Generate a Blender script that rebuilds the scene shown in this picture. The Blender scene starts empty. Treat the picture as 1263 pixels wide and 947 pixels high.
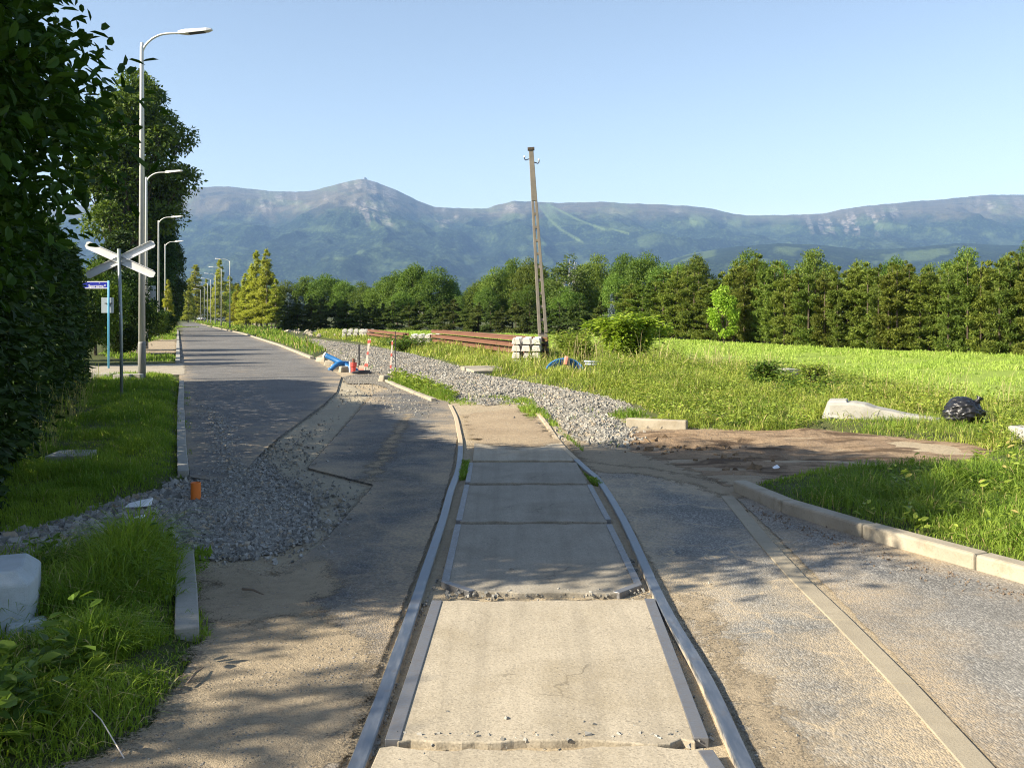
import bpy, bmesh, math, random
import numpy as np
from mathutils import Vector, Matrix

random.seed(7)
RNG = np.random.default_rng(7)
H, F, CX, HY = 1.72, 1200.0, 631.5, 390.0      # eye height; the photo's focal length, centre and horizon in its pixels
C = bpy.context.scene.collection
PI = math.pi

def G(px, py, z=0.0):                           # a spot on the ground (or at height z) seen at that place in the photo
    Y = (H - z) * F / (py - HY)
    return ((px - CX) * Y / F, Y)
ENDS = {'A': [(-1.25,2.04),(-1.7,-2.2),(7.4,-2.2)], 'B': [(4.2,-2.2),(7.35,-2.2),(6.0,.9)]}   # out of view, beside and behind the camera
def GP(pts, z=0.0):
    out = []
    for p in pts: out += ENDS[p] if isinstance(p, str) else [G(p[0], p[1], z)]
    return out
def AX(px, Y): return (px - CX) * Y / F
def AZ(py, Y): return H - (py - HY) * Y / F

# ------------------------------------------------------------------ noise
def _h(i, j, s):
    n = (i * 374761393 + j * 668265263 + s * 1442695041) & 0xFFFFFFFF
    n = ((n ^ (n >> 13)) * 1274126177) & 0xFFFFFFFF
    return ((n ^ (n >> 16)) & 0xFFFF) / 65535.0
def vnoise(x, y, s=0):
    xi = np.floor(x).astype(np.int64); yi = np.floor(y).astype(np.int64)
    u = x - xi; v = y - yi
    u = u*u*u*(u*(u*6-15)+10); v = v*v*v*(v*(v*6-15)+10)
    a = _h(xi, yi, s); b = _h(xi+1, yi, s); c = _h(xi, yi+1, s); d = _h(xi+1, yi+1, s)
    return (a*(1-u)+b*u)*(1-v) + (c*(1-u)+d*u)*v
def fbm(x, y, o=4, s=0, g=.5):
    t = 0; a = 1; w = 0
    for k in range(o):
        t = t + a*vnoise(x*2**k + 17.3*k, y*2**k - 9.1*k, s+k); w += a; a *= g
    return t / w
def sstep(a, b, x):
    t = np.clip((x-a)/(b-a), 0, 1); return t*t*(3-2*t)

def sdf(P, poly):                               # signed distance to a polygon, positive inside
    P = np.asarray(P, float); x, y = P[:, 0], P[:, 1]
    d = np.full(len(P), 1e18); ins = np.zeros(len(P), bool); n = len(poly)
    for i in range(n):
        ax, ay = poly[i]; bx, by = poly[(i+1) % n]
        ex, ey = bx-ax, by-ay; L = ex*ex+ey*ey + 1e-12
        t = np.clip(((x-ax)*ex+(y-ay)*ey)/L, 0, 1)
        d = np.minimum(d, (x-ax-t*ex)**2+(y-ay-t*ey)**2)
        if ay != by:
            c = ((ay > y) != (by > y)) & (x < (bx-ax)*(y-ay)/(by-ay)+ax)
            ins ^= c
    return np.where(ins, 1, -1)*np.sqrt(d)
def line_d(P, pts):                             # distance to a polyline
    x, y = P[:, 0], P[:, 1]; d = np.full(len(P), 1e18)
    for (ax, ay), (bx, by) in zip(pts[:-1], pts[1:]):
        ex, ey = bx-ax, by-ay; L = ex*ex+ey*ey+1e-12
        t = np.clip(((x-ax)*ex+(y-ay)*ey)/L, 0, 1)
        d = np.minimum(d, (x-ax-t*ex)**2+(y-ay-t*ey)**2)
    return np.sqrt(d)

# ------------------------------------------------------------------ objects
def tag(o, label=None, cat=None, group=None, kind=None):
    if label: o['label'] = label
    if cat: o['category'] = cat
    if group: o['group'] = group
    if kind: o['kind'] = kind
    return o
def empty(name, loc, rz=0.0):
    o = bpy.data.objects.new(name, None); C.objects.link(o)
    o.location = loc; o.rotation_euler = (0, 0, rz); o.empty_display_size = .2
    return o
def np_mesh(name, V, faces, mat=None, parent=None, attrs=None, smooth=False):
    V = np.ascontiguousarray(V, np.float32)
    me = bpy.data.meshes.new(name)
    faces = [np.asarray(f, np.int32) for f in faces if len(f)]
    nl = sum(f.size for f in faces); nf = sum(len(f) for f in faces)
    me.vertices.add(len(V)); me.vertices.foreach_set('co', V.ravel())
    me.loops.add(nl); me.polygons.add(nf)
    me.loops.foreach_set('vertex_index', np.concatenate([f.ravel() for f in faces]))
    tot = np.concatenate([np.full(len(f), f.shape[1], np.int32) for f in faces])
    me.polygons.foreach_set('loop_start', np.concatenate([[0], np.cumsum(tot)[:-1]]).astype(np.int32))
    me.polygons.foreach_set('use_smooth', np.full(nf, smooth))
    for k, a in (attrs or {}).items():
        at = me.attributes.new(k, 'FLOAT', 'POINT'); at.data.foreach_set('value', np.ascontiguousarray(a, np.float32))
    me.update(calc_edges=True)
    o = bpy.data.objects.new(name, me); C.objects.link(o)
    if mat: me.materials.append(mat)
    if parent: o.parent = parent
    return o

class MB:                                       # small hand-made shapes gathered into ONE mesh
    def __init__(s): s.v = []; s.f = []
    def add(s, vs, fs):
        b = len(s.v); s.v += [tuple(v) for v in vs]; s.f += [tuple(b+i for i in f) for f in fs]; return s
    def box(s, c, d, R=None, taper=1.0):
        x, y, z = d[0]/2, d[1]/2, d[2]/2; t = taper
        vs = [Vector(p) for p in ((-x,-y,-z),(x,-y,-z),(x,y,-z),(-x,y,-z),(-x*t,-y*t,z),(x*t,-y*t,z),(x*t,y*t,z),(-x*t,y*t,z))]
        if R is not None: vs = [R @ v for v in vs]
        return s.add([v+Vector(c) for v in vs], [(3,2,1,0),(4,5,6,7),(0,1,5,4),(1,2,6,5),(2,3,7,6),(3,0,4,7)])
    def tube(s, P, r, n=10, cap=True):
        P = [Vector(p) for p in P]
        r = list(r) if hasattr(r, '__len__') else [r]*len(P)
        T0 = (P[1]-P[0]).normalized(); up = Vector((0,0,1)) if abs(T0.z) < .9 else Vector((1,0,0))
        A = T0.cross(up).normalized(); vs = []; fs = []
        for i, p in enumerate(P):
            T = (P[min(i+1, len(P)-1)]-P[max(i-1, 0)]).normalized()
            A = (A - T*A.dot(T)).normalized(); B = T.cross(A)
            for k in range(n):
                a = 2*PI*k/n; vs.append(p + (A*math.cos(a)+B*math.sin(a))*r[i])
        for i in range(len(P)-1):
            for k in range(n):
                k2 = (k+1) % n; fs.append((i*n+k, i*n+k2, (i+1)*n+k2, (i+1)*n+k))
        if cap: fs.append(tuple(range(n))[::-1]); fs.append(tuple((len(P)-1)*n+k for k in range(n)))
        return s.add(vs, fs)
    def prism(s, poly, z0, z1, inset=0.0):      # poly: list of (x, y), counter-clockwise or not
        n = len(poly); a = sum(poly[i][0]*poly[(i+1)%n][1]-poly[(i+1)%n][0]*poly[i][1] for i in range(n))
        if a < 0: poly = poly[::-1]
        cx = sum(p[0] for p in poly)/n; cy = sum(p[1] for p in poly)/n
        top = [(cx+(x-cx)*(1-inset), cy+(y-cy)*(1-inset), z1) for x, y in poly]
        return s.add([(x, y, z0) for x, y in poly]+top,
                     [tuple(range(n))[::-1], tuple(n+i for i in range(n))]+[(i, (i+1)%n, n+(i+1)%n, n+i) for i in range(n)])
    def build(s, name, mat, parent=None, bevel=0, smooth=False, loc=None):
        me = bpy.data.meshes.new(name); me.from_pydata([tuple(v) for v in s.v], [], s.f); me.update()
        if smooth: me.polygons.foreach_set('use_smooth', [True]*len(me.polygons))
        o = bpy.data.objects.new(name, me); C.objects.link(o); me.materials.append(mat)
        if parent: o.parent = parent
        if loc is not None: o.location = loc
        if bevel:
            m = o.modifiers.new('edge', 'BEVEL'); m.width = bevel; m.segments = 2; m.limit_method = 'ANGLE'
        return o

# ------------------------------------------------------------------ materials
class NT:
    def __init__(s, name):
        s.m = bpy.data.materials.new(name); s.m.use_nodes = True; s.t = s.m.node_tree
        for n in list(s.t.nodes): s.t.nodes.remove(n)
        s.out = s.t.nodes.new('ShaderNodeOutputMaterial')
        s.co = s.t.nodes.new('ShaderNodeTexCoord').outputs['Object']
    def link(s, a, b): s.t.links.new(a, b)
    def put(s, sock, v):
        if isinstance(v, bpy.types.NodeSocket): s.link(v, sock)
        elif v is not None: sock.default_value = v
    def noise(s, scale, detail=4, rough=.55, vec=None, dist=0):
        n = s.t.nodes.new('ShaderNodeTexNoise'); s.link(vec or s.co, n.inputs['Vector'])
        n.inputs['Scale'].default_value = scale; n.inputs['Detail'].default_value = detail
        n.inputs['Roughness'].default_value = rough; n.inputs['Distortion'].default_value = dist
        return n.outputs['Fac']
    def ncol(s, scale, detail=3, vec=None):
        n = s.t.nodes.new('ShaderNodeTexNoise'); s.link(vec or s.co, n.inputs['Vector'])
        n.inputs['Scale'].default_value = scale; n.inputs['Detail'].default_value = detail
        return n.outputs['Color']
    def vor(s, scale, feature='F1', out='Distance', vec=None, rand=1):
        n = s.t.nodes.new('ShaderNodeTexVoronoi'); n.feature = feature; s.link(vec or s.co, n.inputs['Vector'])
        n.inputs['Scale'].default_value = scale
        if 'Randomness' in n.inputs: n.inputs['Randomness'].default_value = rand
        return n.outputs[out]
    def math(s, op, a, b=None, c=None, clamp=False):
        n = s.t.nodes.new('ShaderNodeMath'); n.operation = op; n.use_clamp = clamp
        s.put(n.inputs[0], a); s.put(n.inputs[1], b)
        if c is not None: s.put(n.inputs[2], c)
        return n.outputs[0]
    def vmath(s, op, a, b):
        n = s.t.nodes.new('ShaderNodeVectorMath'); n.operation = op; s.put(n.inputs[0], a); s.put(n.inputs[1], b); return n.outputs[0]
    def mapr(s, x, a, b, c=0., d=1.):
        n = s.t.nodes.new('ShaderNodeMapRange'); s.put(n.inputs[0], x)
        for i, v in enumerate((a, b, c, d)): s.put(n.inputs[i+1], v)
        return n.outputs[0]
    def mix(s, f, a, b, mode='MIX'):
        n = s.t.nodes.new('ShaderNodeMix'); n.data_type = 'RGBA'; n.blend_type = mode
        s.put(n.inputs[0], f)
        for k, v in ((6, a), (7, b)):
            s.put(n.inputs[k], tuple(v)+(1,) if isinstance(v, tuple) and len(v) == 3 else v)
        return n.outputs[2]
    def attr(s, name, out='Fac'):
        n = s.t.nodes.new('ShaderNodeAttribute'); n.attribute_name = name; return n.outputs[out]
    def rnd(s): return s.t.nodes.new('ShaderNodeObjectInfo').outputs['Random']
    def sep(s, axis):
        n = s.t.nodes.new('ShaderNodeSeparateXYZ'); s.link(s.co, n.inputs[0]); return n.outputs[axis]
    def stretch(s, v):
        n = s.t.nodes.new('ShaderNodeMapping'); s.link(s.co, n.inputs[0]); n.inputs['Scale'].default_value = v; return n.outputs[0]
    def bump(s, h, strength=.5, dist=.01, normal=None):
        n = s.t.nodes.new('ShaderNodeBump'); s.put(n.inputs['Height'], h); n.inputs['Strength'].default_value = strength
        n.inputs['Distance'].default_value = dist
        if normal: s.link(normal, n.inputs['Normal'])
        return n.outputs[0]
    def bsdf(s, col, rough=.8, metal=0., normal=None, spec=.4):
        n = s.t.nodes.new('ShaderNodeBsdfPrincipled')
        s.put(n.inputs['Base Color'], tuple(col)+(1,) if isinstance(col, tuple) and len(col) == 3 else col)
        s.put(n.inputs['Roughness'], rough); s.put(n.inputs['Metallic'], metal); n.inputs['Specular IOR Level'].default_value = spec
        if normal: s.link(normal, n.inputs['Normal'])
        return n.outputs[0]
    def mixs(s, f, a, b):
        n = s.t.nodes.new('ShaderNodeMixShader'); s.put(n.inputs[0], f); s.link(a, n.inputs[1]); s.link(b, n.inputs[2]); return n.outputs[0]
    def node(s, t): return s.t.nodes.new(t)
    def done(s, sh): s.link(sh, s.out.inputs['Surface']); return s.m
    def edge_alpha(s, sh, amp=.1, scale=6., soft=.012, fine=0.):
        e = s.attr('edge')
        n = s.math('SUBTRACT', s.noise(scale, 6, .65), .5)
        e = s.math('ADD', e, s.math('MULTIPLY', n, amp*2))
        if fine:
            n2 = s.math('SUBTRACT', s.noise(70, 2, .6), .5)
            e = s.math('ADD', e, s.math('MULTIPLY', n2, fine*2))
        a = s.mapr(e, -soft, soft)
        tr = s.node('ShaderNodeBsdfTransparent').outputs[0]
        return s.mixs(a, tr, sh)

def asphalt(name, dark, light, dust=.3, cracks=0., amp=.05, fine=.0, soft=.01, dustcol=(.36,.28,.18), agg=105):
    t = NT(name)
    av = t.stretch((1, .6, 1)); cell = t.vor(agg, out='Color', vec=av); f = t.node('ShaderNodeSeparateColor'); t.link(cell, f.inputs[0])
    sp = t.math('POWER', f.outputs[0], 2.0)
    sp = t.math('ADD', t.math('MULTIPLY', sp, .85), t.math('MULTIPLY', t.mapr(t.noise(260, 2), .35, .65), .3), clamp=True)
    col = t.mix(sp, dark, light)
    st = t.noise(1.3, 6, .62)
    col = t.mix(t.mapr(st, .35, .7, 0, .55), col, tuple(x*.62 for x in dark), 'MIX')
    pa = t.noise(.35, 4, .6, vec=t.stretch((1, .5, 1)))
    col = t.mix(t.mapr(pa, .4, .65, 0, .4), col, light)
    h = t.math('MULTIPLY', t.vor(agg, vec=av), -1.4)
    if cracks:
        wv = t.vmath('ADD', t.co, t.vmath('SCALE', t.ncol(2.2, 4), None)) if False else None
        nc = t.ncol(1.8, 5)
        sc = t.node('ShaderNodeVectorMath'); sc.operation = 'SCALE'; t.link(nc, sc.inputs[0]); sc.inputs['Scale'].default_value = .55
        wv = t.vmath('ADD', t.co, sc.outputs[0])
        c = t.vor(1.15, 'DISTANCE_TO_EDGE', vec=wv)
        c2 = t.vor(3.6, 'DISTANCE_TO_EDGE', vec=wv)
        m = t.mapr(c, .004, .02, 1, 0); m2 = t.math('MULTIPLY', t.mapr(c2, .008, .03, 1, 0), t.mapr(t.noise(.8, 3), .48, .6))
        m = t.math('MULTIPLY', t.math('MAXIMUM', m, m2), t.mapr(t.noise(9, 4), .38, .6))
        col = t.mix(t.math('MULTIPLY', m, cracks), col, dustcol)
    e = t.attr('edge')
    d = t.math('ADD', t.noise(.9, 7, .66), t.mapr(e, 0, .7, .22, 0))
    dm = t.mapr(d, .62-.3*dust, .86-.3*dust)
    dm = t.math('MULTIPLY', dm, t.mapr(t.noise(40, 3), .3, .62, .35, 1))
    col = t.mix(dm, col, dustcol)
    nrm = t.bump(t.math('ADD', h, t.math('MULTIPLY', t.noise(25, 4), .6)), .5, .005)
    sh = t.bsdf(col, t.mapr(sp, 0, 1, .95, .75), normal=nrm, spec=.3)
    return t.done(t.edge_alpha(sh, amp, 5, soft, fine))

def soil(name, c1, c2, c3, amp=.12, fine=.05, soft=.02, ruts=False, pebble=.25, edge=True):
    t = NT(name)
    n = t.noise(1.1, 7, .65); n2 = t.noise(16, 6, .7)
    col = t.mix(t.mapr(n, .33, .68), c1, c2)
    col = t.mix(t.mapr(n2, .45, .75, 0, .55), col, c3)
    n4 = t.noise(120, 3, .7)
    col = t.mix(t.mapr(n4, .5, .72, 0, .6), col, tuple(x*.45 for x in c3))
    pv = t.vor(46, out='Color'); f = t.node('ShaderNodeSeparateColor'); t.link(pv, f.inputs[0])
    pm = t.math('MULTIPLY', t.math('GREATER_THAN', f.outputs[0], 1-pebble*.5), t.mapr(t.vor(46), .25, .4, 1, 0))
    pm = t.math('MULTIPLY', pm, t.mapr(t.noise(1.7, 4), .4, .6))
    col = t.mix(pm, col, t.mix(f.outputs[1], (.16,.15,.14), (.42,.38,.32)))
    h = t.math('ADD', t.math('MULTIPLY', n2, .8), t.math('ADD', t.math('MULTIPLY', n4, .25), t.math('MULTIPLY', pm, .5)))
    if ruts:
        w = t.noise(3.2, 5, .6, vec=t.stretch((.28, 1.6, 1)), dist=.6)
        h = t.math('ADD', h, t.math('MULTIPLY', w, 2.2))
        col = t.mix(t.mapr(w, .40, .5, .8, 0), col, tuple(x*.7 for x in c3))  # shade of the rut hollows painted into the colour, on top of the bump
    sh = t.bsdf(col, .95, normal=t.bump(h, .9, .025), spec=.15)
    return t.done(t.edge_alpha(sh, amp, 4, soft, fine) if edge else sh)

def gravelbed(name, c1, c2, scale=22, amp=.2, fine=.1):
    t = NT(name)
    nc = t.ncol(8, 2); sc = t.node('ShaderNodeVectorMath'); sc.operation = 'SCALE'; t.link(nc, sc.inputs[0]); sc.inputs['Scale'].default_value = .06
    wv = t.vmath('ADD', t.co, sc.outputs[0])
    cv = t.vor(scale, out='Color', vec=wv); f = t.node('ShaderNodeSeparateColor'); t.link(cv, f.inputs[0])
    d = t.vor(scale, 'DISTANCE_TO_EDGE', vec=wv)
    col = t.mix(f.outputs[0], c1, c2)
    col = t.mix(t.mapr(d, .0, .08, .7, 0), col, tuple(x*.3 for x in c1))
    col = t.mix(t.mapr(t.noise(1.5, 5), .5, .75, 0, .5), col, (.3,.25,.18))
    sh = t.bsdf(col, .9, normal=t.bump(t.math('ADD', t.mapr(d, 0, .2), f.outputs[1]), 1, .03), spec=.25)
    return t.done(t.edge_alpha(sh, amp, 3, .02, fine))

def concrete(name, c1, c2, dirt=.3, scale=1., rough=.85, speck=.5, dirtcol=(.2,.16,.1), lanes=False):
    t = NT(name)
    n = t.noise(2.2*scale, 7, .65); n2 = t.noise(60*scale, 4, .7)
    col = t.mix(t.mapr(n, .3, .7), c1, c2)
    col = t.mix(t.mapr(n2, .52, .72, 0, speck), col, tuple(x*.5 for x in c1))
    col = t.mix(t.mapr(t.noise(5*scale, 8, .72), .52, .75, 0, dirt), col, dirtcol)
    if lanes:
        lw = t.noise(3.5, 5, .6, vec=t.stretch((2.2, .12, 1))); col = t.mix(t.mapr(lw, .46, .66, 0, .5), col, tuple(x*.55 for x in c1))
        nc = t.ncol(2.5, 5); s2 = t.node('ShaderNodeVectorMath'); s2.operation = 'SCALE'; t.link(nc, s2.inputs[0]); s2.inputs['Scale'].default_value = .5
        ck = t.vor(1.3, 'DISTANCE_TO_EDGE', vec=t.vmath('ADD', t.co, s2.outputs[0]))
        col = t.mix(t.math('MULTIPLY', t.mapr(ck, .002, .008, .8, 0), t.mapr(t.noise(1.7, 3), .5, .6)), col, tuple(x*.3 for x in c1))
        col = t.mix(t.mapr(t.noise(1.1, 6, .7), .5, .68, 0, .5), col, dirtcol)
        cv = t.vor(130, out='Color'); ff = t.node('ShaderNodeSeparateColor'); t.link(cv, ff.inputs[0])
        col = t.mix(t.mapr(ff.outputs[0], .55, 1, 0, .6), col, tuple(x*.45 for x in c1)); col = t.mix(t.mapr(ff.outputs[1], .8, 1, 0, .25), col, tuple(min(.7, x*1.4) for x in c1))
    v = t.vor(24*scale); col = t.mix(t.math('MULTIPLY', t.mapr(v, .06, .12, 1, 0), t.mapr(t.noise(3*scale, 3), .5, .62)), col, tuple(x*.25 for x in c1))
    sh = t.bsdf(col, rough, normal=t.bump(t.math('ADD', n2, t.math('MULTIPLY', n, .6)), .45, .006), spec=.3)
    return t.done(sh)

def paint(name, c, rough=.5, metal=0., dirt=.3, dirtcol=None, sc=1.):
    t = NT(name)
    n = t.noise(7*sc, 7, .7); dc = dirtcol or tuple(x*.5 for x in c)
    col = t.mix(t.mapr(n, .48, .75, 0, dirt), c, dc)
    nn = t.noise(45*sc, 4)
    sh = t.bsdf(col, t.mapr(nn, .3, .7, max(.05, rough-.12), min(1, rough+.15)), metal, normal=t.bump(nn, .12, .003))
    return t.done(sh)

def leafmat(name, a, b, dry=None, trans=.35, rough=.5, vary=.25, spec=.2):
    t = NT(name)
    k = t.attr('tint')
    col = t.mix(k, a, b)
    if dry: col = t.mix(t.mapr(k, .93, .97), col, dry)
    r = t.rnd()
    hsv = t.node('ShaderNodeHueSaturation'); t.link(col, hsv.inputs['Color'])
    t.link(t.mapr(r, 0, 1, .5-.022*vary*4, .5+.016*vary*4), hsv.inputs['Hue'])
    t.link(t.mapr(t.math('FRACT', t.math('MULTIPLY', r, 7.31)), 0, 1, 1-vary, 1+vary), hsv.inputs['Value'])
    col = hsv.outputs[0]
    p = t.bsdf(col, rough, spec=spec)
    tr = t.node('ShaderNodeBsdfTranslucent')
    tc = t.mix(.5, col, t.mix(1., col, (1.2, 1.25, .5), 'MULTIPLY')); t.link(tc, tr.inputs[0])
    return t.done(t.mixs(trans, p, tr.outputs[0]))

M = {}
M['newroad'] = asphalt('new_asphalt', (.075,.073,.07), (.20,.19,.175), dust=.12, amp=.02, soft=.008)
M['oldroad'] = asphalt('old_asphalt', (.05,.05,.05), (.20,.195,.18), dust=.26, cracks=.4, amp=.025, soft=.008)
M['rightroad'] = asphalt('cracked_asphalt', (.05,.05,.048), (.33,.315,.28), dust=.32, cracks=.85, amp=.05, soft=.015, fine=.03, dustcol=(.40,.32,.21))
M['lane'] = asphalt('lane_asphalt', (.06,.058,.055), (.36,.34,.30), dust=.15, amp=.03, soft=.01)
M['dirt'] = soil('sandy_dirt', (.36,.295,.20), (.42,.345,.235), (.20,.155,.10), pebble=.7)
M['sand'] = soil('sandy_dust', (.37,.30,.205), (.29,.235,.16), (.17,.135,.09), amp=.3, fine=.16, pebble=.7, soft=.05)
M['worn'] = soil('worn_road_base', (.40,.35,.25), (.33,.29,.215), (.22,.195,.15), amp=.12, fine=.1, pebble=.95)
M['trackdirt'] = soil('track_dirt', (.38,.30,.20), (.30,.23,.15), (.19,.14,.09), amp=.35, fine=.16, soft=.05, pebble=.8)
M['brown'] = soil('brown_soil', (.34,.25,.16), (.25,.175,.11), (.10,.065,.04), amp=.45, fine=.12, soft=.05, ruts=True)
M['turf'] = soil('turf_soil', (.075,.085,.03), (.055,.075,.022), (.10,.085,.045), pebble=.05, edge=False)
M['gravel'] = gravelbed('grey_gravel', (.18,.17,.148), (.40,.38,.335), 26)
M['ballast'] = gravelbed('ballast_gravel', (.22,.195,.155), (.40,.365,.30), 18)
M['slab'] = concrete('crossing_concrete', (.41,.355,.265), (.335,.29,.215), .3, lanes=True, dirtcol=(.27,.22,.14))
M['slabgrey'] = concrete('grey_crossing_concrete', (.32,.285,.225), (.25,.225,.18), .4, lanes=True, dirtcol=(.19,.16,.115))
M['kerb'] = concrete('kerb_concrete', (.38,.335,.255), (.26,.23,.175), .85, 1.1)
M['strip'] = concrete('strip_concrete', (.33,.285,.205), (.26,.225,.165), .4, 1.6)
M['kerbgrey'] = concrete('grey_kerb_concrete', (.34,.325,.285), (.27,.26,.225), .4, 1.6, dirtcol=(.12,.13,.07))
M['pale'] = concrete('pale_concrete', (.40,.385,.34), (.27,.26,.23), .7, 1.2)
M['sleeper'] = concrete('sleeper_concrete', (.66,.63,.56), (.55,.52,.46), .25, 2)
M['polec'] = concrete('pole_concrete', (.235,.205,.165), (.155,.14,.115), .4, 1.5)
M['block'] = concrete('block_concrete', (.40,.45,.47), (.33,.37,.38), .25, 3)
M['lamp'] = paint('lamp_grey', (.62,.62,.60), .45, .3, .25)
M['lampdark'] = paint('lamp_band', (.20,.20,.19), .6, .1, .25)
M['white'] = paint('white_paint', (.72,.72,.70), .5, 0, .25, (.45,.44,.40))
M['galv'] = paint('galvanised_steel', (.30,.34,.34), .45, .5, .3)
M['bluepaint'] = paint('light_blue_paint', (.12,.42,.62), .4, 0, .25)
M['signblue'] = paint('sign_blue', (.012,.02,.28), .35, 0, .05)
M['plate'] = paint('grey_sheet_metal', (.32,.36,.38), .5, .4, .2)
M['orange'] = paint('orange_plastic', (.72,.18,.025), .45, 0, .25, (.42,.13,.04), 3)
M['pipeblue'] = paint('blue_plastic', (.02,.13,.33), .4, 0, .15)
M['pipeband'] = paint('pink_tape', (.75,.30,.22), .6, 0, .2)
def bagmat():
    t = NT('black_plastic'); n = t.noise(5.5, 2, .5, vec=t.stretch((.5, .8, 2.2)), dist=1.4)
    n = t.math('ABSOLUTE', t.math('SUBTRACT', n, .5))
    return t.done(t.bsdf((.012,.012,.014), .36, normal=t.bump(n, .4, .05), spec=.5))
M['bag'] = bagmat()
M['paper'] = paint('white_paper', (.78,.79,.80), .7, 0, .1)
M['rust'] = paint('rusty_steel', (.15,.07,.042), .85, .1, .6, (.13,.05,.03), 1.2)
M['red'] = paint('red_paint', (.42,.06,.05), .5, 0, .3)
M['stakewood'] = paint('painted_lath', (.72,.62,.52), .7, 0, .2)
M['stakered'] = paint('red_tape', (.62,.13,.10), .6, 0, .2)
M['dark'] = paint('dark_metal', (.035,.035,.04), .5, .2, .2)
M['glass'] = paint('dark_glass', (.02,.025,.03), .12, 0, 0)
M['carpaint'] = paint('grey_car_paint', (.34,.36,.38), .3, .2, .1)
M['truckpaint'] = paint('white_truck_paint', (.70,.74,.80), .35, 0, .1)
M['tyre'] = paint('tyre_rubber', (.02,.02,.02), .9, 0, .2)
M['wood'] = paint('weathered_wood', (.19,.17,.14), .9, 0, .6, (.09,.08,.06), 2)
M['twig'] = paint('twig_bark', (.16,.12,.085), .9, 0, .4)
M['letter'] = paint('white_lettering', (.8,.8,.8), .5, 0, 0)
def bark(name, c):
    t = NT(name); n = t.noise(9, 6, .7, vec=t.stretch((3, 3, .6)))
    return t.done(t.bsdf(t.mix(t.mapr(n, .35, .65), tuple(x*.45 for x in c), c), .95, normal=t.bump(n, .8, .03), spec=.1))
M['bark'] = bark('bark', (.12,.095,.07)); M['barkpale'] = bark('pale_bark', (.42,.36,.28)); M['birch'] = bark('birch_bark', (.66,.64,.58))
def steel():
    t = NT('rail_steel'); r = t.attr('rust')
    n = t.noise(30, 5, .65, vec=t.stretch((1, .15, 1))); n2 = t.noise(6, 6, .7)
    col = t.mix(t.mapr(n, .4, .7), (.13,.15,.18), (.24,.26,.29))
    col = t.mix(t.mapr(n2, .56, .72, 0, .5), col, (.20,.15,.11))
    rr = t.mapr(t.math('ADD', r, t.math('MULTIPLY', t.math('SUBTRACT', n2, .5), .8)), .35, .6)
    col = t.mix(rr, col, (.42,.34,.23))
    return t.done(t.bsdf(col, t.mapr(t.math('ADD', n, rr), .3, 1.2, .32, .9), t.mapr(rr, 0, 1, .75, 0), normal=t.bump(n, .2, .003)))
M['rail'] = steel()
M['edging'] = paint('edging_steel', (.20,.20,.205), .5, .6, .5, (.17,.13,.10), 1.5)
M['grassnear'] = leafmat('grass_blades', (.10,.19,.014), (.27,.37,.035), (.50,.44,.2), .4, .6, 0)
M['grasslawn'] = leafmat('verge_grass', (.125,.225,.018), (.27,.37,.04), (.42,.37,.16), .4, .65, 0)
M['grassright'] = leafmat('sunny_grass', (.12,.21,.022), (.26,.35,.05), (.46,.38,.16), .38, .65, 0)
M['weedgrass'] = leafmat('weedy_grass', (.17,.235,.035), (.37,.42,.075), (.50,.42,.18), .35, .55, 0)
M['crop'] = leafmat('crop_blades', (.27,.39,.06), (.38,.48,.10), (.50,.48,.2), .35, .6, 0)
M['straw'] = leafmat('dry_grass', (.30,.24,.11), (.42,.35,.18), None, .3, .7, 0)
M['weedleaf'] = leafmat('weed_leaves', (.06,.12,.016), (.13,.20,.028), None, .35, .45, 0)
M['weedlight'] = leafmat('light_weed_leaves', (.13,.20,.025), (.32,.39,.06), (.36,.30,.10), .35, .5, 0)
M['linden'] = leafmat('linden_leaves', (.018,.055,.006), (.05,.115,.012), None, .32, .5, .08, .15)
M['limelit'] = leafmat('lime_tree_leaves', (.06,.105,.012), (.13,.18,.024), None, .3, .5, .15)
M['darkleaf'] = leafmat('dark_leaves', (.018,.045,.010), (.05,.09,.015), None, .28, .5, .2)
M['broad'] = leafmat('broad_leaves', (.075,.14,.022), (.17,.25,.04), None, .36, .55, .28)
M['conifer'] = leafmat('conifer_sprays', (.09,.135,.022), (.19,.235,.04), None, .32, .6, .25)
M['hedgedark'] = leafmat('dark_conifer_sprays', (.05,.085,.018), (.11,.14,.03), None, .25, .6, .25)
M['larch'] = leafmat('larch_sprays', (.24,.27,.035), (.40,.42,.07), None, .45, .6, .15)
M['birchleaf'] = leafmat('birch_leaves', (.07,.11,.02), (.14,.18,.04), None, .3, .55, .15)
M['limegreen'] = leafmat('lime_green_leaves', (.22,.36,.03), (.36,.50,.06), None, .4, .5, .05)
M['bushleaf'] = leafmat('elder_leaves', (.17,.28,.025), (.36,.45,.055), None, .38, .45, .05)
M['bluespruce'] = leafmat('blue_spruce_sprays', (.10,.15,.15), (.17,.22,.22), None, .15, .6, .1)
M['hedge'] = leafmat('garden_hedge_leaves', (.014,.036,.008), (.045,.085,.014), None, .25, .5, 0)
SUN_EL, SUN_AZ, SUN_STR, SKY_STR, EXPO = 30.0, -110.0, 5.0, .073, 1.58
SKY_TINT = (1.16, 1.0, .90, 1)
HAZE_D, HAZE_COL = 5.8e-5, (.335, .575, 1.0, 1)
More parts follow.
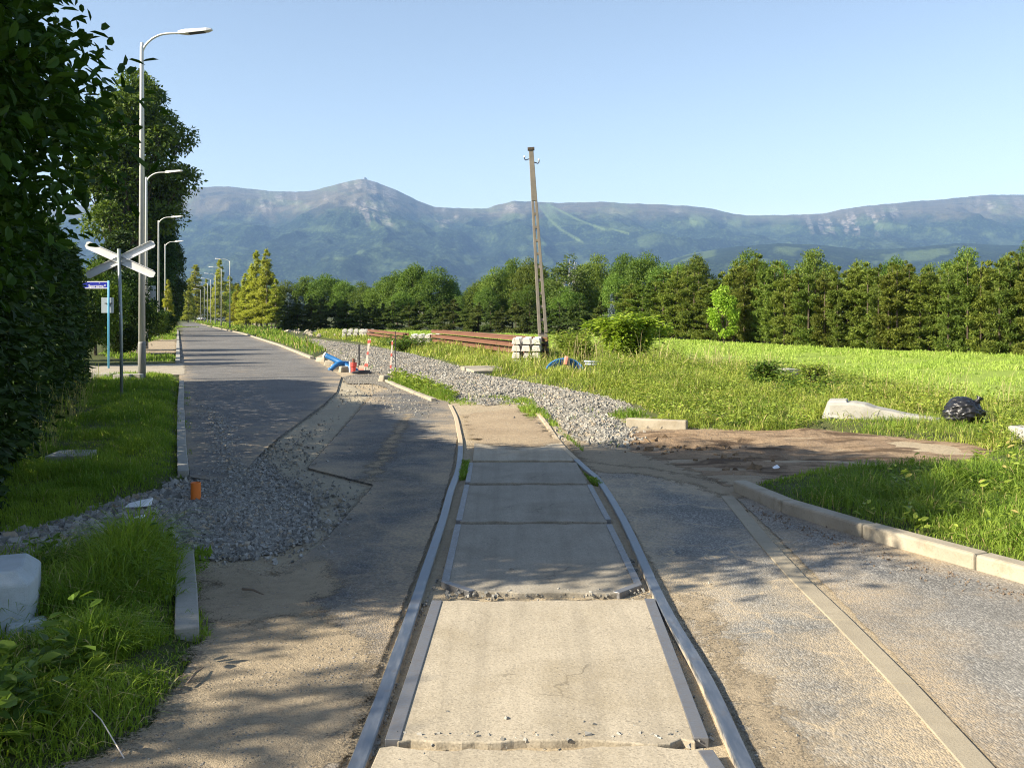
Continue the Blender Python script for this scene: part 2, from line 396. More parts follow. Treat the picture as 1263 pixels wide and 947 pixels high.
# ================================================================== THE GROUND AND WHAT IS LAID ON IT
def axis(a, b, c, s, r):                        # grid lines from a to b, step s near c and growing by r with distance from c
    out = [c]; x = c
    while x < b: x += max(s, r*abs(x-c)); out.append(x)
    x = c; lo = []
    while x > a: x -= max(s, r*abs(x-c)); lo.append(x)
    return np.array(lo[::-1]+out)
HARD = GP([(228,396),(221,440),(221,470),(228,530),(232,592),(214,601),(60,645),(-120,690),(-160,730),(60,684),(190,664),(234,690),
           (246,792),(228,850),(178,905),(90,945),(20,1000),'A',(1900,895),(1263,721),(1100,673),(985,637),(930,612),(905,602),(1000,584),
           (1150,575),(1228,562),(1195,546),(1100,538),(1000,529),(900,529),(812,520),(775,498),(740,488),(690,478),(600,464),(520,440),(440,425),(385,417),(368,421),
           (405,434),(384,443),(345,427),(300,412),(250,401.5),(238,397)])
CUTS = [GP([(100,453),(222,450),(222,463),(150,464.5),(95,465)]), GP([(196,419),(217.5,419),(217,437),(140,439),(160,430)])]
def ground_z(x, y):
    P = np.stack([x.ravel(), y.ravel()], 1)
    d = sdf(P, HARD)
    for c in CUTS: d = np.maximum(d, sdf(P, c))
    d = d.reshape(x.shape)
    z = np.where(d > 0, -.07*sstep(0, .12, d), .075*sstep(0, .3, -d))
    m = np.exp(-(((x-4.2)/4.0)**2+((y-25)/5.5)**2))*.22 + np.exp(-(((x-6.5)/3.0)**2+((y-8.6)/1.6)**2))*.03
    z = z + np.where(d > 0, 0, m*sstep(0, 1.2, -d))
    return z + np.where(d < 0, (fbm(x*.8, y*.8, 3, 5)-.5)*.07*sstep(0, .5, -d)*sstep(400, 200, np.abs(y)), 0)
def ground_at(x, y): return float(ground_z(np.array([[x]], float), np.array([[y]], float))[0, 0])

gx = axis(-10400, 10400, 0, .09, .035); gy = axis(-3000, 10400, 3, .07, .022)
X, Y = np.meshgrid(gx, gy)
Z = ground_z(X, Y)
n1, n2 = len(gx), len(gy)
I = np.arange(n1*n2).reshape(n2, n1)
Q = np.stack([I[:-1,:-1].ravel(), I[:-1,1:].ravel(), I[1:,1:].ravel(), I[1:,:-1].ravel()], 1)
g = np_mesh('ground', np.stack([X.ravel(), Y.ravel(), Z.ravel()], 1), [Q], M['turf'], smooth=True)
tag(g, kind='structure')

def sheet(name, poly, z, mat, margin=.35, step=.05, ratio=.014, zf=None, kind='structure', lips=(), label=None):
    A = np.array(poly); x0, y0 = A.min(0)-margin; x1, y1 = A.max(0)+margin
    ax = axis(x0, x1, min(max(0, x0), x1), step, ratio); ay = axis(y0, y1, max(y0, 2.5), step, ratio)
    # rows grow with the distance from the spot where the road is widest on view
    ay = [y0]
    while ay[-1] < y1: ay.append(ay[-1]+max(step, ratio*abs(ay[-1])))
    ay = np.array(ay)
    X, Y = np.meshgrid(ax, ay); P = np.stack([X.ravel(), Y.ravel()], 1)
    d = sdf(P, poly)
    n1, n2 = len(ax), len(ay); I = np.arange(n1*n2).reshape(n2, n1)
    Q = np.stack([I[:-1,:-1].ravel(), I[:-1,1:].ravel(), I[1:,1:].ravel(), I[1:,:-1].ravel()], 1)
    loc = np.maximum(margin, 0)
    keep = d[Q].max(1) > -loc
    Q = Q[keep]; used = np.unique(Q); mp = np.full(len(P), -1); mp[used] = np.arange(len(used))
    V = np.column_stack([P[used], np.full(len(used), z)]); e = d[used]
    if zf is not None: V[:, 2] += zf(V[:, 0], V[:, 1], e)
    faces = [mp[Q]]
    for seg in lips:                            # the broken edge of a laid course: a low vertical face
        S = []
        for (a, b) in zip(seg[:-1], seg[1:]):
            k = max(2, int(math.dist(a, b)/.04))
            for i in range(k): S.append((a[0]+(b[0]-a[0])*i/k, a[1]+(b[1]-a[1])*i/k))
        S.append(seg[-1]); S = np.array(S)
        S = S + (np.stack([fbm(S[:,0]*9, S[:,1]*9, 3, 3), fbm(S[:,0]*9, S[:,1]*9, 3, 8)], 1)-.5)*.035
        b = len(V); n = len(S)
        V = np.vstack([V, np.column_stack([S, np.full(n, z+.002)]), np.column_stack([S, np.full(n, -.01)])]); e = np.concatenate([e, np.full(2*n, .5)])
        i = np.arange(n-1); faces.append(np.stack([b+i, b+i+1, b+n+i+1, b+n+i], 1))
    o = np_mesh(name, V, faces, mat, attrs={'edge': e}, smooth=True)
    tag(o, kind=kind, label=label)
    return o

sheet('dirt', HARD, 0.0, M['dirt'])
# left-hand road running away to the hills, with the broken end of its top course
edge_cut = GP([(388,445),(421,466),(415,485),(400,500),(375,519),(345,541),(318,566)])
NEWROAD = GP([(219,396),(220,440),(222,480),(228,540),(234,592),(290,600)]) + edge_cut[::-1] + GP([(384,443.6),(345,427.5),(300,412.6),(262,404),(244,399),(235,396)])
sheet('road', NEWROAD, .034, M['newroad'], lips=[edge_cut[1:-1]], margin=.1)
sheet('side_road', GP([(100,453),(221,450),(221,463),(150,464.5),(95,465)]), .038, M['kerb'], margin=.1, ratio=.01)
sheet('path', GP([(196,419),(217.5,419),(217,437),(140,439),(160,430)]), .06, M['sand'], margin=.3)
OLD = GP([(462,486),(500,474),(553,497),(565,530),(559,575),(540,640),(499,745),(418,950),(300,1300),(60,1300),(170,930),(250,800),(290,745),(330,722),(398,672),(461,600),(379,579)])
sheet('old_road', OLD, .020, M['oldroad'], margin=.12, lips=[GP([(461,600),(379,579),(462,486)]), GP([(398,672),(461,600)])])
RIGHT = GP([(730,575),(772,640),(828,735),(943,950),(1080,1250),(1460,1250),(1215,950),(1058,780),(943,660),(888,610),(840,592),(785,578)])
sheet('crossing_road', RIGHT, .005, M['rightroad'], margin=.2)
LANE = GP([(905,612),(956,660),(1084,790),(1232,950),(1480,1250),'B',(2000,915),(1263,722),(1100,674),(985,638),(930,613)])
sheet('road_lane', LANE, .008, M['lane'], margin=.12)
sheet('worn_base', GP([(421,468),(456,488),(379,580),(455,601),(398,672),(386,700),(372,650),(345,592),(318,568),(345,541),(400,502)]), .004, M['worn'], margin=.3)
sheet('road_seam', GP([(500,512),(508,512),(476,570),(459,598),(449,596),(470,560)]), .0225, M['sand'], margin=.12)
# blown dirt lying over the road surfaces
sheet('loose_dirt', GP([(250,765),(330,745),(420,770),(470,815),(395,1000),(300,1300),(-60,1300),(60,985),(178,905),(228,850),(246,792)]), .0225, M['sand'], margin=.6)
sheet('loose_dirt', GP([(250,700),(330,712),(400,690),(420,720),(380,760),(300,775),(245,770)]), .0245, M['sand'], margin=.4)
sheet('loose_dirt', GP([(700,545),(800,545),(930,585),(935,612),(900,618),(860,600),(790,585),(735,583),(715,570)]), .0085, M['sand'], margin=.4)
sheet('loose_dirt', GP([(700,548),(760,540),(860,560),(950,590),(930,604),(800,578),(722,571)]), .0115, M['sand'], margin=.3)
sheet('loose_dirt', GP([(838,735),(856,735),(905,800),(1010,950),(945,950),(880,815)]), .0085, M['sand'], margin=.25)
sheet('dirt_track', GP([(760,536),(805,531),(900,531),(1000,530),(1100,539),(1195,547),(1228,562),(1150,574),(1040,580),(960,590),(935,606),(890,597),(820,570),(770,552)]), .012, M['brown'], margin=.5,
      zf=lambda x, y, d: (fbm(x*.9, y*7, 4, 21)-.45)*.22*sstep(0, .5, d))
mound = lambda x, y, d: .06*sstep(-.05, 1.3, d)*(.4+fbm(x*1.4, y*1.4, 3, 31))
PILE = GP([(230,490),(246,492),(300,515),(322,560),(350,590),(384,612),(392,650),(362,676),(300,692),(244,690),(190,664),(60,682),(-160,728),(-120,692),(60,646),(200,604),(232,592)])
sheet('gravel', PILE, .008, M['gravel'], margin=.5, zf=mound, kind='stuff', label='heap of dark grey gravel spread beside the left kerb')
bed = lambda x, y, d: .13*sstep(-.05, 1.2, d)*(.5+fbm(x*.9, y*.9, 3, 41))
BED = GP([(777,498),(740,488),(690,478),(640,470),(600,463),(560,449),(520,439),(480,431),(440,425),(400,420),(372,418.5),(400,431),(425,446),(455,459),(480,463),(522,479),(560,493),(600,501),(640,495),(664,505),(690,524),(722,548),(760,556),(792,546),(772,524),(742,510),(782,505)])
sheet('gravel', BED, .008, M['ballast'], margin=.4, zf=bed, kind='stuff', label='pale ballast gravel of the unfinished track bed')
sheet('gravel', GP([(422,466),(455,459),(482,468),(520,486),(490,484),(460,474),(428,474)]), .0235, M['ballast'], margin=.3, kind='stuff', label='thin scatter of pale gravel by the marker stakes')
sheet('loose_dirt', GP([(574,512),(636,506),(668,528),(690,548),(640,556),(590,549),(578,535)]), .0295, M['trackdirt'], margin=.4)
# strip of bare concrete between the two right-hand road surfaces
def band(name, pts, w, z0, z1, mat, jn=0.0, kind='structure', bevel=.008, gap=.004, wob=.004, parent=None):
    """a run of kerb stones of one width along a line, each stone a little out of true"""
    mb = MB(); pts = [Vector((x, y, 0)) for x, y in pts]
    L = [0]
    for a, b in zip(pts[:-1], pts[1:]): L.append(L[-1]+(b-a).length)
    def pos(s):
        for i in range(len(pts)-1):
            if s <= L[i+1] or i == len(pts)-2:
                t = (s-L[i])/max(1e-6, L[i+1]-L[i]); return pts[i].lerp(pts[i+1], t), (pts[i+1]-pts[i]).normalized()
    n = max(1, round(L[-1]/jn)) if jn else len(pts)-1
    ss = [L[-1]*i/n for i in range(n+1)] if jn else L
    for a, b in zip(ss[:-1], ss[1:]):
        p, _ = pos(a+gap); q, _ = pos(b-gap); t = (q-p).normalized(); nrm = Vector((-t.y, t.x, 0))*w/2
        o = nrm*random.uniform(-wob, wob)*20; dz = random.uniform(-wob, wob)
        mb.prism([(v.x, v.y) for v in (p-nrm+o, q-nrm+o, q+nrm+o, p+nrm+o)], z0, z1+dz)
    o = mb.build(name, mat, parent, bevel)
    return tag(o, kind=kind)
def smooth_path(pts, k=6):
    P = [Vector(p) for p in pts]; out = []
    for i in range(len(P)-1):
        p0, p1, p2, p3 = P[max(i-1,0)], P[i], P[i+1], P[min(i+2, len(P)-1)]
        for j in range(k):
            t = j/k
            out.append(tuple(.5*((2*p1)+(p2-p0)*t+(2*p0-5*p1+4*p2-p3)*t*t+(3*p1-p0-3*p2+p3)*t**3)))
    out.append(tuple(P[-1])); return out
band('concrete_strip', smooth_path(GP([(897,613),(922,643),(948,675),(1004,735),(1063,790),(1130,862),(1208,948),(1400,1170)]), 3), .118, -.03, .013, M['strip'], 1.0, gap=.002, wob=.001, bevel=.004)
band('kerb', GP([(224,473),(223,500),(223.5,540),(225.5,590)]), .115, -.05, .085, M['kerbgrey'], 1.0)
band('kerb', GP([(228,690),(230,735),(230.5,792)]), .125, -.05, .075, M['kerbgrey'], .85)
band('kerb', smooth_path(GP([(912,606),(935,616),(993,640),(1103,672),(1268,718),(1420,760),(2000,915)])+[(5.95,.9),(7.3,-1.8)], 4), .15, -.05, .115, M['kerb'], 1.0, gap=.006, wob=.002, bevel=.02)
band('kerb', GP([(385,443.3),(345,427),(300,412),(262,403.7),(248,400)]), .16, -.05, .11, M['kerb'], 2.0)
band('kerb', GP([(219.3,408),(219.5,425),(219.5,449)]), .16, -.05, .12, M['kerbgrey'], 2.0)
band('kerb', GP([(474,470),(488,477),(510,486),(535,496)]), .10, -.05, .075, M['kerb'], .8)

# the two rails
def rail(name, pts, label, rust_from):
    P = smooth_path([(*G(x, y, .05), 0) for x, y in pts], 6)
    V = []; n = len(P); R = []
    prof = [(-.033, -.06), (-.033, .031), (-.028, .037), (.028, .037), (.033, .031), (.033, -.06)]
    for i, p in enumerate(P):
        a = Vector(P[max(i-1, 0)]); b = Vector(P[min(i+1, n-1)]); t = (b-a).normalized(); nr = Vector((-t.y, t.x, 0))
        dip = .012*sstep(rust_from-1.5, rust_from+2, np.array(p[1]))
        for u, z in prof: V.append((p[0]+nr.x*u, p[1]+nr.y*u, z-float(dip) if z > 0 else z)); R.append(max(1. if z < 0 else (.38 if abs(u) > .03 else 0.), float(sstep(rust_from-.4, rust_from+.8, np.array(p[1])))))
    k = len(prof); f = []
    for i in range(n-1):
        for j in range(k-1): f.append((i*k+j, i*k+j+1, (i+1)*k+j+1, (i+1)*k+j))
    o = np_mesh(name, V, [np.array(f)], M['rail'], attrs={'rust': R})
    tag(o, label, 'rail', 'rails of the level crossing')
rail('rail', [(300,1250),(436,947),(498,780),(525,700),(546,638),(556,602),(565.5,575),(568,545),(566,530),(562,512),(555,497)], 'steel rail bending past the old asphalt, with dark asphalt up against its outer side', 12.6)
rail('rail', [(1085,1250),(925,947),(870,830),(816,737),(769,638),(739,590),(722.5,575),(690,543),(667,511),(650,498),(640,490)], 'steel rail with gravel and cracked asphalt outside it and weeds at its far end', 11.4)

# concrete panels between the rails, each with its steel edging
def panel(name, poly, mat, label, z=.034, edges=(), ew=.06):
    t = empty(name, (*np.mean(GP(poly, z), 0), 0)); tag(t, label, 'concrete panel', 'concrete panels between the rails')
    o = Vector(t.location)
    P = GP(poly, z); P = [(x-o.x, y-o.y) for x, y in P]
    # broken outline along the long joints
    Q = []
    for i in range(len(P)):
        a, b = P[i], P[(i+1) % len(P)]; k = max(1, int(math.dist(a, b)/.05))
        for j in range(k):
            x, y = a[0]+(b[0]-a[0])*j/k, a[1]+(b[1]-a[1])*j/k
            w = 0 if j == 0 else (float(fbm(np.array(x*7+o.x), np.array(y*7+o.y), 4, 51))-.5)*.085*(1 if abs(b[1]-a[1]) < .25 else .2)
            Q.append((x, y+w))
    MB().prism(Q, -.05, z).build('slab', mat, t, .006)
    for e in edges:
        E = GP(e, z); mb = MB()
        for a, b in zip(E[:-1], E[1:]):
            a = Vector((a[0]-o.x, a[1]-o.y, 0)); b = Vector((b[0]-o.x, b[1]-o.y, 0)); d = (b-a).normalized(); n = Vector((-d.y, d.x, 0))*ew/2
            mb.prism([(v.x, v.y) for v in (a-n, b-n, b+n, a+n)], -.04, z+.006)
        mb.build('steel_edging', M['edging'], t, .003)
panel('track_plate', [(468,921),(868,921),(1000,1230),(330,1230)], M['slab'], 'sandy concrete panel at the very front, cut off by the bottom of the picture', edges=[[(870,926),(884,947),(1003,1230)]])
panel('track_plate', [(544,740),(798,740),(858,914),(490,914)], M['slab'], 'large sunlit sandy concrete panel between two steel strips', edges=[[(539,741),(484,913)], [(801,739),(865,911)]])
panel('track_plate', [(566,646),(751,646),(787,719),(763,731),(578,729),(549,716)], M['slabgrey'], 'grey concrete panel with cut corners framed in bent steel strip', edges=[[(565,647),(549,718),(582,729)], [(751,647),(787,721),(760,731)]], ew=.05)
panel('track_plate', [(577,598),(725,598),(749,643),(567,643)], M['slabgrey'], 'smooth grey shaded panel second beyond the one with cut corners', z=.032, edges=[[(576,598),(566,642)], [(727,598),(750,641)]], ew=.05)
panel('track_plate', [(582,570),(711,570),(725,595.5),(578,595.5)], M['slabgrey'], 'grey panel at the far edge of the shade with grass along its right side', z=.031, edges=[[(581,571),(577,595)]], ew=.05)
panel('track_plate', [(585,545),(688,545),(708,567.5),(583,567.5)], M['slab'], 'sunlit panel farthest up the track, half covered with dirt', z=.026)
# ================================================================== THINGS
def text(body, size, mat, parent, loc, rot, depth=.002):
    cu = bpy.data.curves.new('lettering', 'FONT'); cu.body = body; cu.size = size; cu.extrude = depth; cu.align_x = 'CENTER'; cu.align_y = 'CENTER'
    o = bpy.data.objects.new('lettering', cu); C.objects.link(o)
    bpy.context.view_layer.update()
    me = bpy.data.meshes.new_from_object(o.evaluated_get(bpy.context.evaluated_depsgraph_get())); bpy.data.objects.remove(o)
    o = bpy.data.objects.new('lettering', me); C.objects.link(o); me.materials.clear(); me.materials.append(mat)
    o.parent = parent; o.location = loc; o.rotation_euler = rot
    return o
def copy_tree(o, parent=None):
    c = o.copy(); C.objects.link(c); c.parent = parent
    for ch in o.children: copy_tree(ch, c)
    return c

# ---- street lamps
def make_lamp():
    t = empty('street_lamp', (0, 0, 0))
    MB().tube([(0,0,-.3),(0,0,.95),(0,0,1.0)], [.10,.098,.088], 16).build('pole_base', M['lampdark'], t, smooth=True)
    MB().tube([(0,0,1.0),(0,0,9.0),(0,0,9.12)], [.087,.048,.042], 16).build('pole', M['lamp'], t, smooth=True)
    P = [(.0,0,8.85),(.10,0,9.05),(.28,0,9.22),(.52,0,9.33),(.78,0,9.36),(1.05,0,9.36)]
    MB().tube(smooth_path(P, 4), .03, 10).build('arm', M['lamp'], t, smooth=True)
    mb = MB(); mb.add([(x-.40,y,z-.05) for x,y,z in [(1.38,-.05,9.39),(1.6,-.12,9.38),(2.15,-.11,9.44),(2.28,-.06,9.475),(2.28,.06,9.475),(2.15,.11,9.44),(1.6,.12,9.38),(1.38,.05,9.39),
                       (1.38,-.05,9.47),(1.6,-.10,9.50),(2.15,-.08,9.535),(2.28,-.05,9.52),(2.28,.05,9.52),(2.15,.08,9.535),(1.6,.10,9.50),(1.38,.05,9.47)]],
                      [tuple(range(8))[::-1], tuple(range(8,16))]+[(i,(i+1)%8,8+(i+1)%8,8+i) for i in range(8)])
    h = mb.build('lamp_head', M['lamp'], t, .012)
    MB().box((1.48,0,9.355), (.42,.15,.012), Matrix.Rotation(-.1, 3, 'Y')).build('light_panel', M['dark'], h)
    return t
lamp0 = make_lamp()
LL = ['tall pale street lamp standing in the grass just beyond the crossing sign', 'street lamp close behind the tallest one, with a grey sign plate on it',
      'slim street lamp third along the left verge, in front of dark trees', 'slim street lamp farthest along the left verge, dark band on its pole',
      'street lamp right of the road nearest to the yellow-green larches, arm over the road', 'second street lamp away from the larches on the right verge',
      'third street lamp away from the larches on the right verge', 'fourth street lamp away from the larches on the right verge',
      'fifth street lamp away from the larches on the right verge', 'sixth street lamp away from the larches, beside the white truck',
      'last and smallest street lamp at the far end of the road']
pos = [(175,25.6,0),(180.5,49.3,0),(195.5,73,0),(203.7,97,0),(283.5,127,PI),(273,148,PI),(265.6,170,PI),(260,192,PI),(256,215,PI),(252,238,PI),(247.3,266,PI)]
lamps = [lamp0]+[copy_tree(lamp0) for _ in pos[1:]]
for o, (px, Yd, rz), lb in zip(lamps, pos, LL):
    o.location = (AX(px, Yd), Yd, ground_at(AX(px, Yd), Yd)); o.rotation_euler = (0, 0, rz-.05 if rz == 0 else rz+.12); o.scale = (1, 1, .968)
    tag(o, lb, 'street lamp', 'street lamps along the road')
MB().tube([(0,0,3.55),(0,0,4.05)], .094, 16).build('pole_band', M['dark'], lamps[3], smooth=True)
# sign seen from behind on the second lamp
x, y = lamps[1].location.x, lamps[1].location.y
t = empty('road_sign', (x, y+.12, 2.9)); tag(t, 'grey back of a square road sign fixed to the second lamp pole', 'road sign')
MB().box((.0,.02,0), (.84,.02,.72)).build('sign_plate', M['plate'], t, .004)
for q in (.18,-.18): MB().box((0,-.03,q), (.30,.05,.05)).build('clamp', M['galv'], t, .004)

# ---- crossing sign: St Andrew's cross seen from behind
x, y = G(150, 497)
z0 = ground_at(x, y)
t = empty('crossing_sign', (x, y, z0)); tag(t, 'white railway crossing cross on a thin grey post, seen from behind', 'crossing sign')
top = 1.72+(390-307)*y/1200-z0
MB().tube([(0,0,-.2),(-.01,0,1.4),(-.055,0,top)], .032, 14).build('post', M['galv'], t, smooth=True)
zc = 1.72+(390-320)*y/1200-z0
for ang, off in ((math.atan2(40, 83), .062), (math.atan2(-36, 80), .050)):
    R = Matrix.Rotation(-ang, 3, 'Y'); cx = -.05; L = 1.50; w = .155
    mb = MB(); pts = [(-L/2,-w*.28),(-L/2+.05,-w/2),(L/2-.05,-w/2),(L/2,-w*.28),(L/2,w*.28),(L/2-.05,w/2),(-L/2+.05,w/2),(-L/2,w*.28)]
    for yy in (off, off+.006): mb.v += [tuple(Vector((cx,yy,zc))+R@Vector((u,0,v))) for u, v in pts]
    mb.f += [tuple(range(8)), tuple(range(8,16))[::-1]]+[(i, 8+i, 8+(i+1)%8, (i+1)%8) for i in range(8)]
    for sgn in (-1, 1):                         # folded stiffening rims along both long edges
        mb.box(Vector((cx, off-.018, zc))+R@Vector((0,0,sgn*(w/2-.004))), (L-.1, .038, .006), R)
    o = mb.build('board', M['white'], t)
for q in (.03,-.06): MB().box((-.05,.022,zc+q), (.10,.05,.035)).build('clamp', M['galv'], t, .004)

# ---- street name sign on a blue post
x, y = G(134, 455.5); z0 = ground_at(x, y)
t = empty('street_name_sign', (x, y, z0)); tag(t, 'dark blue street name plate on a light blue post', 'street sign')
top = AZ(346, y)-z0
MB().tube([(0,0,-.2),(0,0,top-.01),(0,0,top)], [.032,.032,.02], 14).build('post', M['bluepaint'], t, smooth=True)
zc = AZ(351.5, y)-z0; Wd, Hd = .90, .235
pl = MB().box((-.04-Wd/2, 0, zc), (Wd, .018, Hd)).build('name_plate', M['signblue'], t, .004)
fr = MB()
for a, b, d in (((-.04-Wd/2,-.012,zc+Hd/2-.012),(Wd,.008,.022),0), ((-.04-Wd/2,-.012,zc-Hd/2+.012),(Wd,.008,.022),0), ((-.04-Wd+.012,-.012,zc),(.022,.008,Hd-.046),0)): fr.box(a, b)
fr.build('border', M['letter'], pl)
text('Sportowa', .125, M['letter'], pl, (-.045-Wd*.40, -.012, zc-.035), (PI/2, 0, 0))
text('ul.', .05, M['letter'], pl, (-.045-Wd*.27, -.012, zc+.055), (PI/2, 0, 0))
text('8', .085, M['letter'], pl, (-.045-Wd*.075, -.012, zc-.02), (PI/2, 0, 0))
pz = AZ(376.5, y)-z0
t2 = empty('road_sign', (x+.0, y+.05, z0+pz)); tag(t2, 'square grey sign plate seen from behind, strapped to the light blue post', 'road sign')
MB().box((-.06,.012,0), (.40,.016,.50)).build('sign_plate', M['plate'], t2, .004)
MB().box((-.02,-.03,.06), (.22,.06,.03)).build('clamp', M['dark'], t2, .004)
for px, py, w, d_ in ((128,469,.55,.35), (152,472,.42,.3), (163,471.5,.5,.25)):
    xx, yy = G(px, py); 
    tag(MB().prism([(-w/2,-d_/2),(w/2,-d_/2),(w/2,d_/2),(-w/2,d_/2)], -.03, .14).build('concrete_slab', M['pale'], None, .01, loc=(xx, yy, ground_at(xx, yy)-.01)),
        {128:'small pale slab in the grass nearest the street name post', 152:'pale slab lying between crossing sign and lamp foot', 163:'long pale slab touching the foot of the tall lamp'}[px], 'slab')

# ---- leaning concrete pole
def make_pole():
    x, y = G(672, 450); z0 = ground_at(x, y)
    t = empty('utility_pole', (x, y, z0)); tag(t, 'tall leaning concrete pole with ladder-like openings and two hooks at its top', 'utility pole')
    ht = AZ(185, y)-z0; lean = AX(655, y)-x
    A = math.atan2(lean, ht); R = Matrix.Rotation(A, 3, 'Y'); Lp = math.hypot(ht, lean)
    W = lambda s: .37+(.16-.37)*s                # width at share s of the height
    mb = MB()
    def quadbar(u0a, u1a, u0b, u1b, za, zb, ya=.12, yb=.08):
        vs = []
        for (u0, u1, z, d) in ((u0a,u1a,za,ya),(u0b,u1b,zb,yb)):
            vs += [R@Vector(p) for p in ((u0,-d,z),(u1,-d,z),(u1,d,z),(u0,d,z))]
        mb.add(vs, [(3,2,1,0),(4,5,6,7),(0,1,5,4),(1,2,6,5),(2,3,7,6),(3,0,4,7)])
    s0, s1 = .14, .76
    quadbar(-W(0)/2, W(0)/2, -W(s0)/2, W(s0)/2, -.5, s0*Lp)
    quadbar(-W(s1)/2, W(s1)/2, -W(1)/2, W(1)/2, s1*Lp, Lp, .09, .07)
    for sg in (-1, 1):
        a = sorted((sg*W(s0)/2, sg*(W(s0)/2-.115))); b = sorted((sg*W(s1)/2, sg*(W(s1)/2-.085)))
        quadbar(a[0], a[1], b[0], b[1], s0*Lp, s1*Lp)
    n = 10
    for i in range(1, n):
        s = s0+(s1-s0)*i/n; w = W(s)/2-.09
        quadbar(-w, w, -w, w, s*Lp-.05, s*Lp+.05, .085, .085)
    mb.build('shaft', M['polec'], t, .01)
    c = MB(); c.box(R@Vector((0,0,Lp+.03)), (.24,.20,.10), R); c.build('pole_cap', M['bark'], t, .008)
    for sg, dz in ((-1, -.32), (1, -.45)):
        b = R@Vector((sg*.08, -.02, Lp+dz)); h = MB()
        pts = [b, b+Vector((sg*.07,0,-.02)), b+Vector((sg*.13,0,-.04)), b+Vector((sg*.17,0,.01)), b+Vector((sg*.17,0,.09))]
        h.tube(smooth_path([tuple(p) for p in pts], 3), .018, 8); hk = h.build('hook', M['dark'], t, smooth=True)
        MB().tube([b+Vector((sg*.17,0,.05)), b+Vector((sg*.17,0,.08)), b+Vector((sg*.17,0,.12))], [.025,.035,.02], 10).build('insulator', M['white'], hk, smooth=True)
make_pole()

# ---- stacked sleepers and old rails
def sleeper_mb():
    mb = MB(); L = 2.4; xs = [-L/2,-L/2+.55,-.35,.35,L/2-.55,L/2]; hs = [.19,.21,.15,.15,.21,.19]; ws = [.15,.15,.115,.115,.15,.15]
    vs = []
    for x, h, w in zip(xs, hs, ws): vs += [(w,x,0),(w*.72,x,h),(-w*.72,x,h),(-w,x,0)]
    f = [(0,1,2,3),(23,22,21,20)]
    for i in range(5):
        for j in range(4): f.append((i*4+j, (i+1)*4+j, (i+1)*4+(j+1)%4, i*4+(j+1)%4))
    return mb.add(vs, f)
sl0 = None
def sleepers(px, Yd, cols, rows, rz, labels, group, dx=.335, dz=.235, zbase=None, z_lift=0):
    global sl0
    x0 = AX(px, Yd); zb = ground_at(x0, Yd)+z_lift; k = 0
    for r in range(rows):
        for c in range(cols):
            if sl0 is None: sl0 = sleeper_mb().build('concrete_sleeper', M['sleeper'], None, .012); o = sl0
            else: o = sl0.copy(); C.objects.link(o)
            u = (c-(cols-1)/2)*dx; j = random.uniform(-.05, .05)
            o.location = (x0+u*math.cos(rz)-j*math.sin(rz), Yd+u*math.sin(rz)+j*math.cos(rz), zb+r*dz); o.rotation_euler = (0, 0, rz+random.uniform(-.03, .03))
            tag(o, labels(r, c), 'railway sleeper', group)
lay = ['bottom layer', 'second layer', 'third layer', 'top layer']
colm = ['first', 'second', 'third', 'fourth']
sleepers(651, 33.5, 3, 4, -.05, lambda r, c: f'pale concrete sleeper, {colm[c]} from left in {lay[r]} of the stack under the leaning pole', 'sleepers stacked by the leaning pole')
sleepers(525, 53, 4, 3, .0, lambda r, c: f'pale sleeper, {colm[c]} from left in {["bottom","middle","top"][r]} layer, stack at far end of rusty rails', 'sleepers stacked at the far end of the rusty rails', dx=.40)
sleepers(436, 72, 4, 3, .1, lambda r, c: f'pale sleeper, {colm[c]} from left in {["bottom","middle","top"][r]} layer of the farthest sleeper stack', 'sleepers stacked farthest away', dx=.42)
sleepers(455, 71, 2, 3, .1, lambda r, c: f'pale sleeper, {colm[c]} from left in {["bottom","middle","top"][r]} layer of the stack beside the farthest', 'sleepers in the small far stack', dx=.42)

def rail_mb(L):
    prof = [(-.06,0),(.06,0),(.06,.014),(.012,.03),(.010,.105),(.034,.115),(.034,.145),(-.034,.145),(-.034,.115),(-.010,.105),(-.012,.03),(-.06,.014)]
    n = len(prof); vs = [(u,0,v) for u, v in prof]+[(u,L,v) for u, v in prof]
    return MB().add(vs, [tuple(range(n))[::-1], tuple(range(n,2*n))]+[(i,(i+1)%n,n+(i+1)%n,n+i) for i in range(n)][::1])
def rails(p0, p1, cols, rows, z0a, z0b, labels, group, dz=.235):
    a = Vector((*p0, z0a)); b = Vector((*p1, z0b)); d = b-a; L = d.length
    rz = math.atan2(-d.x, d.y); nrm = Vector((math.cos(rz), math.sin(rz), 0)); first = None
    for r in range(rows):
        for c in range(cols):
            if first is None: first = rail_mb(L).build('rusty_rail', M['rust']); o = first
            else: o = first.copy(); C.objects.link(o)
            p = a+nrm*((c-(cols-1)/2)*.17+random.uniform(-.02, .02))-d.normalized()*random.uniform(-.3, .9)
            o.location = (p.x, p.y, p.z+r*dz+random.uniform(-.004, .004)); o.rotation_euler = (math.asin(d.z/L), 0, rz+random.uniform(-.004, .004))
            tag(o, labels(r, c), 'rail', group)
rl = ['lowest', 'second', 'third', 'topmost']
rails((AX(662,34.2), 34.2), (AX(537,52.5), 52.5), 4, 4, .13, .13, lambda r, c: f'long rusty rail, {colm[c]} from the road, {rl[r]} layer of the big pile', 'rusty rails in the big pile')
rails((AX(500,57), 57), (AX(455,70), 70), 3, 2, .35, .40, lambda r, c: f'rusty rail, {colm[c]} from the road, {["lower","upper"][r]} layer of the small far pile', 'rusty rails in the small far pile')

